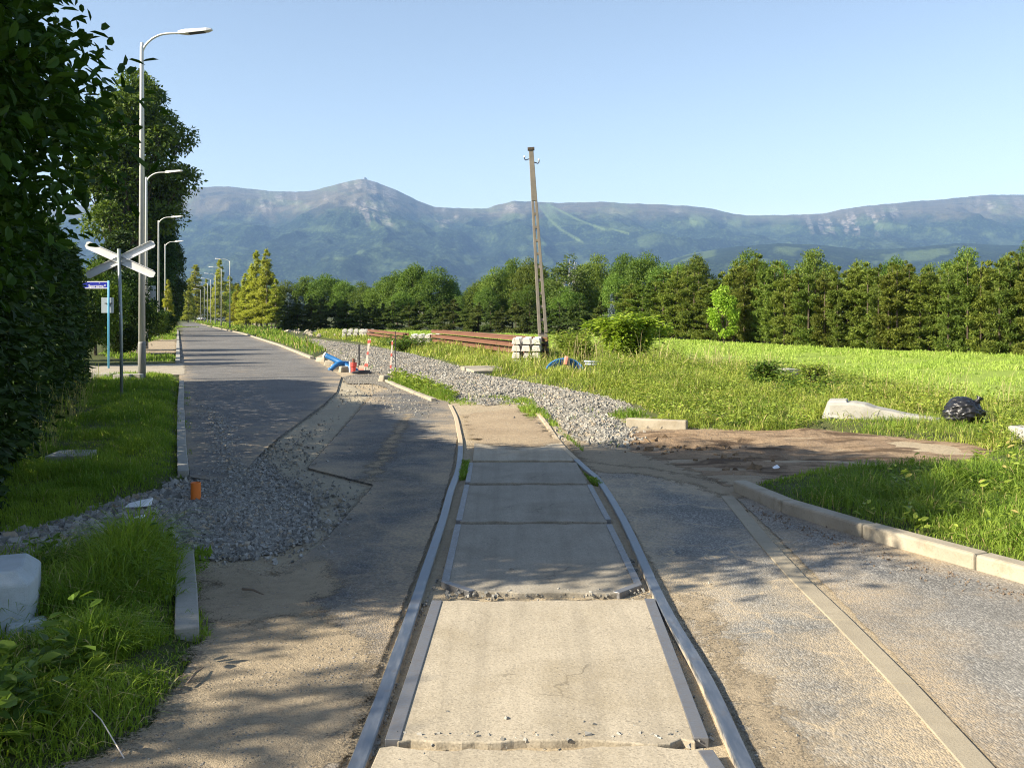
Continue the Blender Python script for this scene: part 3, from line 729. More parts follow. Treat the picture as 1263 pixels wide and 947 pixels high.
# ---- marker stakes, pipes, valve
def stake(px0, py0, px1, py1, label, Yo=0, w=.035, dy=0):
    x, y = G(px0, py0); y += Yo; x += 0
    t = empty('marker_stake', (x, y, ground_at(x, y))); tag(t, label, 'marker stake', 'red and white marker stakes')
    h = AZ(py1, y)-t.location.z; dx = AX(px1, y)-x
    A = Matrix.Rotation(math.atan2(dx, h), 3, 'Y')
    MB().box(A@Vector((0,dy,h/2-.1)), (w,.022,h+.2), A).build('lath', M['stakewood'], t)
    for k in (.93, .62, .3):
        MB().box(A@Vector((0,dy,h*k)), (w+.012,.034,.09), A).build('tape', M['stakered'], t)
stake(448, 461, 457, 417, 'leaning red and white stake of the crossed pair, left leg')
stake(452, 461.5, 454.5, 418, 'more upright red and white stake of the crossed pair', Yo=.05)
stake(481, 463, 484, 420, 'single red and white marker stake standing apart by the weeds')
x, y = G(484, 463); 
tag(MB().tube([(0,0,-.1),(.0,0,1.35)], .012, 8).build('metal_rod', M['dark'], loc=(x+.05, y+.3, ground_at(x,y))), 'thin dark rod rising behind the single marker stake', 'rod')
x, y = G(443, 455)
tag(MB().box((0,0,.35), (.045,.045,.9)).build('dark_post', M['dark'], loc=(x, y, 0)), 'short dark square post beside the red valve', 'post')
def pipe(pts, r, label, mat, cap=True):
    P = smooth_path(pts, 5); t = empty('blue_pipe', P[0]); tag(t, label, 'pipe', 'blue pipes by the road end')
    MB().tube([Vector(p)-Vector(P[0]) for p in P], r, 12).build('pipe_wall', mat, t, smooth=True)
    d = (Vector(P[0])-Vector(P[1])).normalized()
    MB().tube([(0,0,0), d*.06], r*1.12, 12).build('end_cap', M['white'] if cap else mat, t, smooth=True)
yb = 31.0
pipe([(AX(402,yb),yb,AZ(438.5,yb)),(AX(415,yb),yb-.1,AZ(444,yb)),(AX(430,yb),yb-.3,AZ(451,yb)),(AX(443,yb),yb-.5,.0)], .085, 'long blue plastic pipe end with a white cap pointing up over the kerb', M['pipeblue'])
pipe([(AX(408,30.5),30.5,.05),(AX(416,30.5),30.6,AZ(449,30.5)),(AX(428,30.7),30.9,AZ(449,30.5))], .075, 'shorter blue plastic pipe bending down to the kerb under the long one', M['pipeblue'], False)
x, y = G(436, 460)
t = empty('pipe_valve', (x, y, .02)); tag(t, 'small red pipe valve with a pale collar beside the blue pipes', 'valve')
MB().tube([(0,0,0),(0,0,.16),(0,0,.17),(0,0,.30)], [.07,.07,.10,.10], 14).build('valve_body', M['red'], t, .004)
MB().tube([(0,0,.30),(0,0,.42)], [.05,.035], 12).build('spindle', M['rust'], t)
MB().tube([(.18,-.03,.10),(.34,-.03,.10)], .11, 14).build('collar', M['pipeband'], t, .006)
MB().tube([(-.10,0,.0),(-.10,0,.33)], .035, 10).build('side_post', M['white'], t)
x, y = G(446, 462)
tag(MB().box((0,0,.03), (.55,.32,.05), Matrix.Rotation(.3,3,'Z')).box((.02,.02,.075), (.4,.2,.04), Matrix.Rotation(.7,3,'Z')).build('pipe_cover', M['dark'], None, .006, loc=(x, y, .03)), 'flat dark cover lying at the foot of the crossed stakes', 'cover')
for i, (px, py, s, lb) in enumerate(((397,447,.34,'pale kerb piece lying first past the end of the far kerb'), (407,451,.30,'pale kerb piece under the bent blue pipe'), (416,456,.34,'pale kerb piece between the blue pipes and the valve'), (424,459,.24,'small broken kerb piece left of the valve'), (474,471,.26,'rough pale lump at the start of the low kerb'))):
    x, y = G(px, py)
    tag(MB().box((0,0,.06), (s*1.3,s*.7,.2), Matrix.Rotation(-.5+i*.4,3,'Z')@Matrix.Rotation(.08*(i-2),3,'X'), .85).build('kerb_stone', M['kerb'], None, .03, loc=(x,y,.02)), lb, 'kerb stone', 'loose kerb stones')
x, y = G(810, 528)
tag(MB().box((0,0,.02), (.95,.13,.16), Matrix.Rotation(-.42,3,'Z')).build('kerb_stone', M['kerb'], None, .02, loc=(x,y,.04)), 'long pale kerb stone half sunk between gravel and brown soil', 'kerb stone', 'loose kerb stones')

# ---- blue coil in the weeds
yb = 28.0; cx = AX(697, yb); t = empty('pipe_coil', (cx, yb, .02)); tag(t, 'coil of blue pipe with a pink band lying in the weeds', 'pipe coil')
for k, (r, dz, dy) in enumerate(((.58,0,0),(.50,-.02,.06),(.54,.0,.13),(.42,-.02,.09))):
    P = [(r*math.cos(a), dy+.18*math.sin(a), dz+r*.80*math.sin(a)) for a in np.linspace(-.25, PI+.25, 26)]
    MB().tube(P, .034, 10).build('pipe_turn', M['pipeblue'] if k != 2 else M['bluepaint'], t, smooth=True)
A = Matrix.Rotation(.2, 3, 'Y')
MB().box(A@Vector((-.05,.18,.42)), (.10,.34,.24), A).build('band', M['pipeband'], t, .02)
for k, (dz, dx) in enumerate(((.13,0),(.05,.05))):
    tag(MB().tube([(cx+.55+dx,28.3,.28+dz),(cx+1.05+dx,28.2,.25+dz)], .033, 10).build('grey_pipe', M['plate'], smooth=True), ['upper pale pipe sticking out beside the blue coil','lower pale pipe sticking out beside the blue coil'][k], 'pipe', 'pale pipes by the coil')

# ---- slabs, broken concrete post, rubbish bag at the field edge
def rock(name, px, py, dims, label, mat, seed, cat='rock', group=None, dz=0, Yo=0):
    bm = bmesh.new(); bmesh.ops.create_icosphere(bm, subdivisions=2, radius=.5); rr = random.Random(seed)
    off = [Vector((rr.uniform(-1,1), rr.uniform(-1,1), rr.uniform(-1,1))).normalized() for _ in range(9)]; cut = [rr.uniform(.25,.42) for _ in off]
    for v in bm.verts:
        for n, c in zip(off, cut):
            d = v.co.dot(n)-c
            if d > 0: v.co -= n*d
        v.co = Vector((v.co.x*dims[0], v.co.y*dims[1], v.co.z*dims[2]))
    me = bpy.data.meshes.new(name); bm.to_mesh(me); bm.free(); me.materials.append(mat)
    o = bpy.data.objects.new(name, me); C.objects.link(o); x, y = G(px, py); y += Yo; o.location = (x, y, ground_at(x, y)+dims[2]*.25+dz)
    o.rotation_euler = (0, 0, rr.uniform(0, 6)); return tag(o, label, cat, group)
sx, sy = G(1022, 522); ex, ey = G(1160, 528); ang = math.atan2(ey-sy, ex-sx); L = math.hypot(ex-sx, ey-sy)
t = empty('concrete_post', (sx, sy, ground_at(sx, sy)), ang); tag(t, 'broken concrete post lying on its side, thick left end tapering to the black bag', 'concrete post')
mb = MB(); prof = [(0,.34,.25),(.38,.36,.27),(.55,.35,.25),(.70,.30,.20),(.95,.24,.16),(1.15,.18,.12),(1.35,.16,.10),(L,.12,.07)]
for u, w, h in prof: mb.v += [(u,-.02,-.08),(u,-.02,h*.93),(u,.03,h),(u,w+.15,h*.98),(u,w+.17,-.08)]
for i in range(len(prof)-1):
    for j in range(5): mb.f.append((i*5+j,(i+1)*5+j,(i+1)*5+(j+1)%5,i*5+(j+1)%5))
nn_ = 5*(len(prof)-1); mb.f += [(0,1,2,3,4),tuple(nn_+k for k in (4,3,2,1,0))]
mb.build('post_body', M['pale'], t, .018)
MB().add([(-.13,-.10,-.08),(.30,-.10,-.08),(.26,.12,.30),(-.02,.12,.29),(-.13,.40,-.08),(.30,.40,-.08),(.26,.4,.31),(-.02,.4,.30)], [(3,2,1,0)[::-1],(4,5,6,7)[::-1],(0,1,2,3)[::-1],(1,5,6,2),(2,6,7,3),(3,7,4,0)]).build('foot_block', M['pale'], t, .02)
def make_bag():
    bm = bmesh.new(); bmesh.ops.create_icosphere(bm, subdivisions=5, radius=1)
    for v in bm.verts:
        p = v.co.copy(); s = 1+.10*math.sin(3*p.x+2*p.z)+.06*math.sin(6*p.y+1+4*p.x)
        c = 0
        for k in range(3): c += abs(float(fbm(np.array(p.x*3*1.7**k+p.z*1.3+5), np.array(p.z*4*1.7**k+p.y*2.2+k*7), 2, 61+k))-.5)*.36/1.35**k
        s *= 1-.75*c
        z = p.z*s
        v.co = Vector((p.x*.325*s, p.y*.27*s, (z*.23 if z > -.6 else -.6*.23)))
    me = bpy.data.meshes.new('bag_body'); bm.to_mesh(me); bm.free(); me.polygons.foreach_set('use_smooth', [True]*len(me.polygons)); me.materials.append(M['bag'])
    x, y = G(1187, 529); t = empty('rubbish_bag', (x, y, ground_at(x, y))); tag(t, 'full black plastic rubbish bag at the end of the broken concrete post', 'rubbish bag')
    o = bpy.data.objects.new('bag_body', me); C.objects.link(o); o.parent = t; o.location = (0, 0, .17)
    kb = MB(); kb.tube([(.20,0,.30),(.25,0,.37),(.27,.0,.40)], [.07,.03,.06], 10); kb.build('tied_neck', M['bag'], t, smooth=True)
make_bag()
def slab(px, py, w, d, h, rz, label, mat, dz=0, tilt=0, name='concrete_slab'):
    x, y = G(px, py); R = Matrix.Rotation(rz,3,'Z')@Matrix.Rotation(tilt,3,'X')
    return tag(MB().box((0,0,h/2), (w,d,h), R).build(name, mat, None, .012, loc=(x,y,ground_at(x,y)+dz)), label, 'slab')
slab(971, 478, .42, .5, .25, .3, 'grey concrete slab half hidden in weeds at the edge of the field', M['pale'], -.02)
slab(1262, 552, .22, .3, .20, .2, 'pale block at the right edge of the picture in long grass', M['pale'])
slab(598, 462, 1.1, 1.3, .12, .35, 'pale sandy slab lying across the back of the ballast, right piece', M['kerb'], .05, .06)
slab(560, 459, .9, 1.2, .10, .1, 'pale sandy slab lying across the back of the ballast, left piece', M['kerb'], .04, .05)
slab(88, 578, .42, .50, .09, .12, 'pale square concrete cover lying in the left lawn', M['pale'], .03)
slab(-6, 684, .62, .16, .10, .25, 'weathered plank lying on gravel at the left edge', M['wood'], .02, 0, 'wooden_plank')
slab(8, 693, .50, .12, .06, .1, 'thinner dark plank in front of the weathered one', M['wood'], .02, 0, 'wooden_plank')
# chamfered grey block at the left edge
x, y = G(31, 800); t = empty('concrete_block', (x, y, ground_at(x, y)-.02)); tag(t, 'large smooth grey concrete block with chamfered corner at the left edge of the picture', 'concrete block')
bl = MB(); R = Matrix.Rotation(.40, 3, 'Z')
lev = [(-.04,0,0),(.285,.0,0),(.35,.07,.05)]
for z, ix, iy in lev: bl.v += [tuple(R@Vector(p)) for p in ((-1.1,iy,z),(.02-ix,iy,z),(.05-ix,.14,z),(.05-ix,.5-iy,z),(-1.1,.5-iy,z))]
for r in range(2):
    for k in range(5): bl.f.append((r*5+k, r*5+(k+1)%5, (r+1)*5+(k+1)%5, (r+1)*5+k))
bl.f += [(0,1,2,3,4)[::-1], (10,11,12,13,14)]
bl.build('block_body', M['block'], t, .012)
for du in (0, .06): MB().tube([R@Vector((-.20-du*.3,.12+du,.34)), R@Vector((-.20-du*.3,.12+du,.372))], .014, 10).build('lifting_pin', M['rust'], t)
x, y = G(48, 792); 
tag(MB().box((0,0,.03), (.20,.13,.09), Matrix.Rotation(.5,3,'Z'), .9).build('concrete_slab', M['block'], None, .02, loc=(x-.02,y-.08,ground_at(x,y))), 'small blue-grey slab lying in grass at the foot of the large block', 'slab')
# ---- odds and ends
x, y = G(241.5, 621); t = empty('pipe_stub', (x, y, .0)); tag(t, 'orange drain pipe stub standing upright in the gravel', 'pipe')
n = 24; ro, ri = .046, .041; mb = MB(); h = .15
for r, z in ((ro,-.08),(ro,h),(ri,h),(ri,-.08)): mb.v += [(r*math.cos(2*PI*k/n), r*math.sin(2*PI*k/n), z) for k in range(n)]
for i in range(3):
    for k in range(n): mb.f.append((i*n+k, i*n+(k+1)%n, (i+1)*n+(k+1)%n, (i+1)*n+k))
mb.build('pipe_wall', M['orange'], t, smooth=False).location.z = .045
def scrap(px, py, s, label, z=.09, rz=0):
    x, y = G(px, py); mb = MB()
    mb.add([(-.5*s,-.18*s,0),(.1*s,-.25*s,.02*s),(.55*s,-.1*s,.05*s),(.5*s,.25*s,.30*s),(.05*s,.22*s,.22*s),(-.45*s,.12*s,.10*s)], [(0,1,4,5),(1,2,3,4)])
    o = mb.build('paper_scrap', M['paper'], None, loc=(x, y, z)); o.rotation_euler = (0,0,rz)
    so = o.modifiers.new('t','SOLIDIFY'); so.thickness = .002
    return tag(o, label, 'paper', 'scraps of litter')
scrap(171, 637, .21, 'crumpled white paper lying on the gravel left of the orange pipe'); scrap(172, 652, .08, 'tiny white scrap in front of the crumpled paper')
scrap(957, 585, .10, 'small white scrap on the brown soil right of the crossing', .07, .6)
def twig(px0, py0, px1, py1, label, r=.006):
    a = Vector((*G(px0,py0), .045)); b = Vector((*G(px1,py1), .045)); m = (a+b)/2+Vector((0,.01,.008))
    tag(MB().tube([a,m,b], [r,r*.9,r*.5], 6).build('twig', M['twig']), label, 'twig', 'twigs on the dirt')
twig(299, 735, 325, 742, 'dark flat stick lying on grey dirt beside the left kerb', .008); twig(230, 855, 251, 834, 'thin twig on the sandy dirt near the foreground grass')
o = MB().tube([(*G(97,895),.12),(*G(125,918),.10),(*G(153,944),.03)], .0025, 6).build('dry_stalk', M['stakewood']); tag(o, 'long pale dry stalk lying over the foreground grass', 'stalk')

# ---- vehicles at the far end of the road
def car(px, Yd, rz, label):
    t = empty('parked_car', (AX(px,Yd), Yd, ground_at(AX(px,Yd),Yd)), rz); tag(t, label, 'car')
    mb = MB(); prof = [(-2.1,.35),(-2.15,.75),(-1.95,.95),(-1.5,1.0),(-.9,1.42),(.5,1.45),(1.2,1.0),(2.0,.85),(2.15,.6),(2.1,.35)]
    n = len(prof); vs = [(u,-.85,v) for u, v in prof]+[(u,.85,v) for u, v in prof]
    mb.add(vs, [tuple(range(n)), tuple(range(n,2*n))[::-1]]+[(i,n+i,n+(i+1)%n,(i+1)%n) for i in range(n)]); mb.build('body', M['carpaint'], t, .06)
    for s in (-1, 1):
        w = MB().add([(-1.4,s*.86,1.02),(-.85,s*.86,1.36),(.45,s*.86,1.38),(1.0,s*.86,1.02)], [(0,1,2,3)]); w.build('window', M['glass'], t)
    for u in (-1.35, 1.35):
        for s in (-1, 1):
            o = MB().tube([(u,s*.70,.33),(u,s*.90,.33)], .33, 16).build('wheel', M['tyre'], t)
car(274, 300, .1, 'grey car parked sideways under dark trees right of the far road')
Yd = 315; x = AX(247.5, Yd); t = empty('box_truck', (x, Yd, ground_at(x, Yd)), .1); tag(t, 'white high-sided truck parked at the far end of the road', 'truck')
MB().box((0,0,2.35), (2.3,5.5,3.4)).build('box_body', M['truckpaint'], t, .05)
MB().box((0,0,.45), (2.2,5.3,.25)).build('bumper', M['dark'], t, .03)
for i in range(3): MB().box((-.45,-2.78,1.35+i*.95), (.55,.03,.55)).build('window', M['glass'], t)
for s in (-1, 1):
    MB().box((s*1.0,-2.78,.85), (.2,.04,.3)).build('tail_light', M['red'], t)
    for u in (-1.8, 1.8): MB().tube([(s*.75,u,.45),(s*1.12,u,.45)], .45, 16).build('wheel', M['tyre'], t)
# ================================================================== GROWING THINGS
def unit(v): return v/np.maximum(1e-9, np.linalg.norm(v, axis=1, keepdims=True))
def leafgeo(P, A, L, W, shape='rhomb', fold=.25, rng=RNG, up=None):
    n = len(P); A = unit(A)
    S = np.cross(A, unit(rng.normal(size=(n,3)))) if up is None else np.cross(A, unit(up+rng.normal(size=(n,3))*.35))
    S = unit(S); N = np.cross(S, A)
    L = np.broadcast_to(np.asarray(L, float), (n,))[:, None]; W = np.broadcast_to(np.asarray(W, float), (n,))[:, None]
    tint = rng.random(n)
    if shape == 'rhomb':
        m = P+A*L*.45
        V = np.stack([P, m+S*W/2+N*W*fold, P+A*L, m-S*W/2+N*W*fold], 1)
        b = np.arange(n)[:, None]*4
        return V.reshape(-1,3), [np.hstack([b,b+1,b+2]), np.hstack([b,b+2,b+3])], np.repeat(tint, 4)
    m1 = P+A*L*.25; m2 = P+A*L*.68; mid = P+A*L*.5-N*W*.05
    V = np.stack([P, m1+S*W*.42+N*W*fold*.8, m2+S*W*.44+N*W*fold*.8, P+A*L-N*L*.06, m2-S*W*.44+N*W*fold*.8, m1-S*W*.42+N*W*fold*.8], 1)
    b = np.arange(n)[:, None]*6
    return V.reshape(-1,3), [np.hstack([b,b+1,b+2,b+3]), np.hstack([b,b+3,b+4,b+5])], np.repeat(tint, 6)

class Geo:
    def __init__(s): s.V = []; s.F = {}; s.T = []; s.n = 0
    def add(s, V, F, T):
        for f in F: s.F.setdefault(f.shape[1], []).append(f+s.n)
        s.V.append(V); s.T.append(T); s.n += len(V)
    def build(s, name, mat, parent=None, smooth=False):
        return np_mesh(name, np.vstack(s.V), [np.vstack(f) for f in s.F.values()], mat, parent, {'tint': np.concatenate(s.T)}, smooth)

def fol_clumps(centers, radii, n, L, W, rng, shape='rhomb', flat=.75, droop=.3, centre=None, shell=.55):
    k = rng.choice(len(centers), n, p=(radii**2)/np.sum(radii**2))
    d = unit(rng.normal(size=(n,3))); d[:, 2] = np.abs(d[:, 2])*np.where(rng.random(n) < .72, 1, -1)
    r = shell+(1-shell)*rng.random(n)**.6; r *= 1+.18*np.clip(rng.normal(size=n), -2, 1.1)
    P = centers[k]+d*(radii[k]*r)[:, None]*np.array([1,1,flat])
    ax = d+rng.normal(size=(n,3))*.7; ax[:, 2] -= droop
    return leafgeo(P, ax, L*rng.uniform(.5,1.35,n), W*rng.uniform(.7,1.25,n), shape, .2, rng, up=d+np.array([0,0,.6]))

def limbs(mb, H, base, centers, rng, r0, n, zsplit=(.3,.8)):
    k = rng.choice(len(centers), min(n, len(centers)), replace=False)
    for i in k:
        c = Vector(centers[i]); z0 = rng.uniform(*zsplit)*c.z*.85
        p0 = Vector((0,0,max(base, z0))); m = p0.lerp(c, .5)+Vector((rng.normal()*.15, rng.normal()*.15, -.06*c.length)); r = r0*.34
        mb.tube(smooth_path([tuple(p0), tuple(m), tuple(c)], 3), [r*(1-.8*j/6) for j in range(7)], 5)

def broad(name, H, R, zb, ncl, nleaf, leaf, seed, mat, barkm, r0=None, hz=None, lump=.32, shape='rhomb', lop=(0,0), trunks=1, flat=.75, ell=.5, nl=26):
    rng = np.random.default_rng(seed); t = empty(name, (0,0,0))
    zc = (H+zb)/2; hz = (H-zb)/2
    d = unit(rng.normal(size=(ncl,3))); f = rng.uniform(.35, 1, ncl)**ell
    rad = R*rng.uniform(.6, 1.3, ncl)*lump
    # fuller below the middle, narrowing to the top
    taper = np.where(d[:,2] > 0, 1-.25*d[:,2]**2, 1-.15*d[:,2]**2)
    cen = np.column_stack([d[:,0]*(R-rad*.8)*f*taper+lop[0]*(d[:,2]), d[:,1]*(R-rad*.8)*f*taper, zc+d[:,2]*(hz-rad*.6)*f])
    cen = np.vstack([cen, [[0,0,H-R*lump*.8]]]); rad = np.append(rad, R*lump)
    g = Geo(); g.add(*fol_clumps(cen, rad, nleaf, leaf, leaf*.62, rng, shape, flat)); 
    r0 = r0 or H*.021
    mb = MB(); 
    tops = [(rng.normal()*.2, rng.normal()*.2, H*.86)] if trunks == 1 else [(rng.normal()*R*.3, rng.normal()*R*.3, H*.9) for _ in range(trunks)]
    for tp in tops: mb.tube(smooth_path([(0,0,-.4),(tp[0]*.1,tp[1]*.1,zb*.6+.5),(tp[0]*.6,tp[1]*.6,zc),tp], 4), list(np.linspace(r0*1.15, r0*.15, 13)), 8)
    limbs(mb, H, zb*.8, cen, rng, r0, nl)
    mb.build('trunk', barkm, t, smooth=True); g.build('crown', mat, t)
    return t

def conifer(name, H, R, n, seed, mat, barkm, zb=.15, prof='cone', L=.5, W=.16, droop=.45, trunkr=None, gap=.0, r0=None):
    rng = np.random.default_rng(seed); t = empty(name, (0,0,0))
    g = Geo()
    nb = int(H*11); hs = np.sort(rng.uniform(zb, 1, nb)); az = rng.random(nb)*2*PI
    if prof == 'cone': rr = (1-hs)**.75*R*1.05
    elif prof == 'column': rr = R*np.minimum(1, ((1-hs)*2.6))**.62
    else: rr = R*np.sin(np.clip((1-hs)*1.25, 0, 1)*PI/2)**.8*(.55+.45*np.clip((1-hs)*6, 0, 1))
    rr = rr*rng.uniform(.72, 1.18, nb)+.06
    k = rng.choice(nb, n, p=(rr+.15)/np.sum(rr+.15))
    u = rng.random(n)**.55
    a = az[k]+rng.normal(size=n)*.22
    x = np.cos(a)*rr[k]*u; y = np.sin(a)*rr[k]*u
    z = hs[k]*H+(.18*u-droop*u*u)*rr[k]*.8+rng.normal(size=n)*.05*H/6
    out = np.column_stack([np.cos(a), np.sin(a), np.zeros(n)])
    ax = out*.8+rng.normal(size=(n,3))*.55; ax[:, 2] += -droop*.9+.9*(hs[k] > .93)
    V, Fc, T = leafgeo(np.column_stack([x,y,z]), ax, L*rng.uniform(.5,1.2,n), W*rng.uniform(.6,1.3,n), 'rhomb', .2, rng, up=np.array([[0,0,1.]])+out*.5)
    g.add(V, Fc, T)
    r0 = r0 or H*.014
    MB().tube([(0,0,-.3),(0,0,H*.5),(0,0,H*.97)], [r0*1.2, r0*.75, r0*.12], 8).build('trunk', barkm, t, smooth=True)
    g.build('crown', mat, t)
    return t

def place(proto_used, proto, x, y, s, sz, rz, label, cat, group, z=None):
    o = proto if proto not in proto_used else copy_tree(proto)
    proto_used.add(proto)
    o.location = (x, y, ground_at(x, y)-.05 if z is None else z); o.scale = (s, s, sz); o.rotation_euler = (0, 0, rz)
    tag(o, label, cat, group); return o
used = set()

_U = 'first second third fourth fifth sixth seventh eighth ninth'.split(); _T = {20: 'twent', 30: 'thirt', 40: 'fort', 50: 'fift'}
ORD = 'first second third fourth fifth sixth seventh eighth ninth tenth eleventh twelfth thirteenth fourteenth fifteenth sixteenth seventeenth eighteenth nineteenth twentieth twenty-first twenty-second twenty-third twenty-fourth '.split()+[(_T[k//10*10]+'y-'+_U[k%10-1]) if k % 10 else _T[k]+'ieth' for k in range(25, 60)]
# ---- tree kinds (each built at about 8 m, then set out and scaled)
HB = 8.0
P_broad = [broad('broadleaf_tree', 8, 3.0, .8, 80, 17000, .21, 100+i, M['broad'], M['bark'], lump=.30) for i in range(4)]
P_hedge = [conifer('conifer_tree', 6, .85, 9000, 120+i, M['conifer'], M['bark'], .02, 'column', .24, .075, -.15) for i in range(3)]
P_dark = [conifer('conifer_tree', 4, 1.25, 8000, 130+i, M['hedgedark'], M['bark'], .02, 'round', .23, .10, .35) for i in range(3)]
P_larch = [conifer('larch_tree', 11, 1.9, 12000, 140+i, M['larch'], M['barkpale'], .10, 'cone', .40, .11, .25, r0=.13) for i in range(2)]
P_birch = broad('birch_tree', 9, 2.4, 1.5, 50, 5500, .24, 150, M['birchleaf'], M['birch'], r0=.12, trunks=3, lump=.26)
P_lime = broad('lime_green_tree', 4.6, 1.3, .4, 30, 4500, .20, 160, M['limegreen'], M['bark'], lump=.3)
P_blue = conifer('blue_spruce', 4, 1.0, 3500, 161, M['bluespruce'], M['bark'], .05, 'cone', .3, .10, .2)

rr = random.Random(11)
def tree_px(proto, px, topy, Yd, wpx, natH, natR, label, cat, group):
    """a tree whose top and width agree with the photo when it stands at that distance"""
    x = AX(px, Yd); z = ground_at(x, Yd); h = AZ(topy, Yd)-z; w = wpx*Yd/F/2
    return place(used, proto, x, Yd, w/natR, h/natH, rr.uniform(0, 6.28), label, cat, group)

# right-hand conifer row, along the field edge from the right towards the middle
def rowY(px): return float(np.interp(px, [560, 620, 800, 1000, 1263, 1420], [103, 92, 72, 51, 40, 35]))
tops = {770:352, 800:345, 828:338, 850:328, 872:345, 903:333, 928:322, 950:326, 975:330, 1000:333, 1022:329, 1045:333, 1068:326, 1090:331, 1110:320, 1133:326, 1155:335, 1178:322, 1205:318, 1230:325, 1255:315, 1285:318, 1320:310, 1360:305}
nm = list(tops.items())
row = [770+i*12.5 for i in range(48)]
for i, px in enumerate(row):
    px += rr.uniform(-3, 3); ty = float(np.interp(px, [p for p, _ in nm], [q for _, q in nm]))+rr.uniform(-6, 5)
    Yd = rowY(px)+rr.uniform(-.8, .8)
    tree_px(P_hedge[i % 3], px, ty+rr.uniform(-3, 3), Yd, rr.uniform(25, 34), 6, 0.85,
            f'{ORD[i]} olive conifer of the field-edge row, counting rightward from the middle', 'conifer', 'conifer row along the right of the field')
for i in range(24):
    px = 812+i*24+rr.uniform(-6, 6); Yd = rowY(px)+rr.uniform(2.5, 5)
    tree_px(P_hedge[(i+1) % 3], px, float(np.interp(px, [p for p, _ in nm], [q for _, q in nm]))+rr.uniform(-9, 8), Yd, rr.uniform(26, 36), 6, .85, f'{ORD[i]} conifer of the second line close behind the olive row', 'conifer', 'second line of conifers behind the right row')
for i, (px, ty, w, Yd) in enumerate([(820,322,60,88),(858,312,52,84),(925,306,70,74),(1004,306,66,66),(1060,318,52,60),(1105,315,60,58),(1190,303,72,54),(1240,312,50,50),(1266,296,50,50),(1320,300,80,46),(965,320,50,70),(1145,324,48,56)]):
    tree_px(P_broad[i % 4], px, ty, Yd, w, 8, 3.0, f'{ORD[i]} broadleaf tree rising behind the olive conifer row', 'tree', 'broadleaf trees behind the right conifer row')
tree_px(P_lime, 893, 352, 57.5, 40, 4.6, 1.3, 'bright lime green young tree standing out in front of the olive conifer row', 'tree', None)
# middle
for i, (px, ty, w, Yd) in enumerate([(590,345,46,112),(612,328,52,110),(632,318,50,112),(655,316,60,108),(680,340,50,100),(735,312,62,104),(768,312,56,102),(797,309,66,98),(760,335,46,90),(650,350,48,100),(720,345,50,95),(600,352,40,108),(840,322,50,92),(700,352,50,92)]):
    tree_px(P_broad[(i+1) % 4], px, ty, Yd, w, 8, 3.0, f'{ORD[i]} mid green broadleaf tree of the clump around the leaning pole', 'tree', 'broadleaf trees behind the leaning pole')
tree_px(P_birch, 703, 313, 94, 66, 9, 2.4, 'pale green birch with thin white trunks right of the leaning pole', 'tree', None)
# left of the middle
for i, (px, ty, w, Yd) in enumerate([(352,345,40,150),(378,340,50,150),(402,336,52,148),(425,345,46,146),(447,346,40,140),(468,346,44,138),(490,332,54,134),(512,324,58,130),(540,328,56,128),(556,345,36,128),(335,350,40,160),(496,358,40,122),(575,358,36,124),(300,352,50,190)]):
    tree_px(P_broad[(i+2) % 4], px, ty, Yd, w, 8, 3.0, f'{ORD[i]} round-headed broadleaf tree behind the dark field hedge', 'tree', 'broadleaf trees behind the dark hedge')
for i, px in enumerate(range(352, 665, 15)):
    Yd = float(np.interp(px, [350, 570, 665], [114, 104, 93]))+rr.uniform(-.5, .5)
    tree_px(P_dark[i % 3], px+rr.uniform(-3, 3), rr.uniform(367, 377), Yd, rr.uniform(26, 33), 4, 1.25, f'{ORD[i]} low dark conifer in the field hedge from its road end', 'conifer', 'dark conifer hedge across the field')
for i, (px, ty, w, Yd) in enumerate([(690,372,34,88),(715,368,36,85),(742,372,34,82),(668,375,30,92)]):
    tree_px(P_dark[i % 3], px, ty, Yd, w, 4, 1.25, f'{ORD[i]} bushy dark conifer right of the leaning pole', 'conifer', 'dark conifers right of the leaning pole')
tree_px(P_blue, 357, 362, 118, 22, 4, 1.0, 'blue-grey spruce beside the larches, taller of the two', 'conifer', None)
tree_px(P_blue, 371, 366, 116, 18, 4, 1.0, 'blue-grey spruce farther from the larches, shorter of the two', 'conifer', None)
tree_px(P_blue, 755, 363, 80, 14, 4, 1.0, 'thin blue-grey spruce between the birch and the conifer row', 'conifer', None)
# larches by the road
for i, (px, ty, w, Yd, lb) in enumerate([(293,352,26,146,'short yellow-green larch at the road end of its group'),(303,338,30,143,'second larch from the road, shorter than the twin tops'),(316,311,34,140,'left of the two tallest yellow-green larches'),(329,309,36,138,'right of the two tallest yellow-green larches'),(340,345,28,137,'short larch against the field side of the twin tops'),(309,330,30,150,'slim larch behind the left of the twin tops'),(322,330,30,144,'larch squeezed between the twin tops')]):
    tree_px(P_larch[i % 2], px, ty, Yd, w, 11, 1.9, lb, 'larch', 'larches right of the road')
for i, (px, ty, w, Yd, lb) in enumerate([(241,328,34,275,'tall larch left of the far street lamps at the road end'),(232,345,22,260,'smaller larch at the left foot of the tall far one'),(271,322,26,300,'tall narrow larch behind the far street lamps'),(255,345,22,330,'short larch between the far street lamps'),(283,342,26,310,'dark larch behind the nearest lamp of the right verge')]):
    tree_px(P_larch[i % 2], px, ty, Yd, w, 11, 1.9, lb, 'larch', 'larches at the far end of the road')
for i, (px, ty, w, Yd) in enumerate([(222,352,20,330),(262,352,30,350),(292,350,30,340),(248,360,30,360),(280,358,30,330)]):
    tree_px(P_dark[i % 3], px, ty, Yd, w, 4, 1.25, f'{ORD[i]} dark conifer closing the far end of the road', 'conifer', 'dark conifers at the road end')

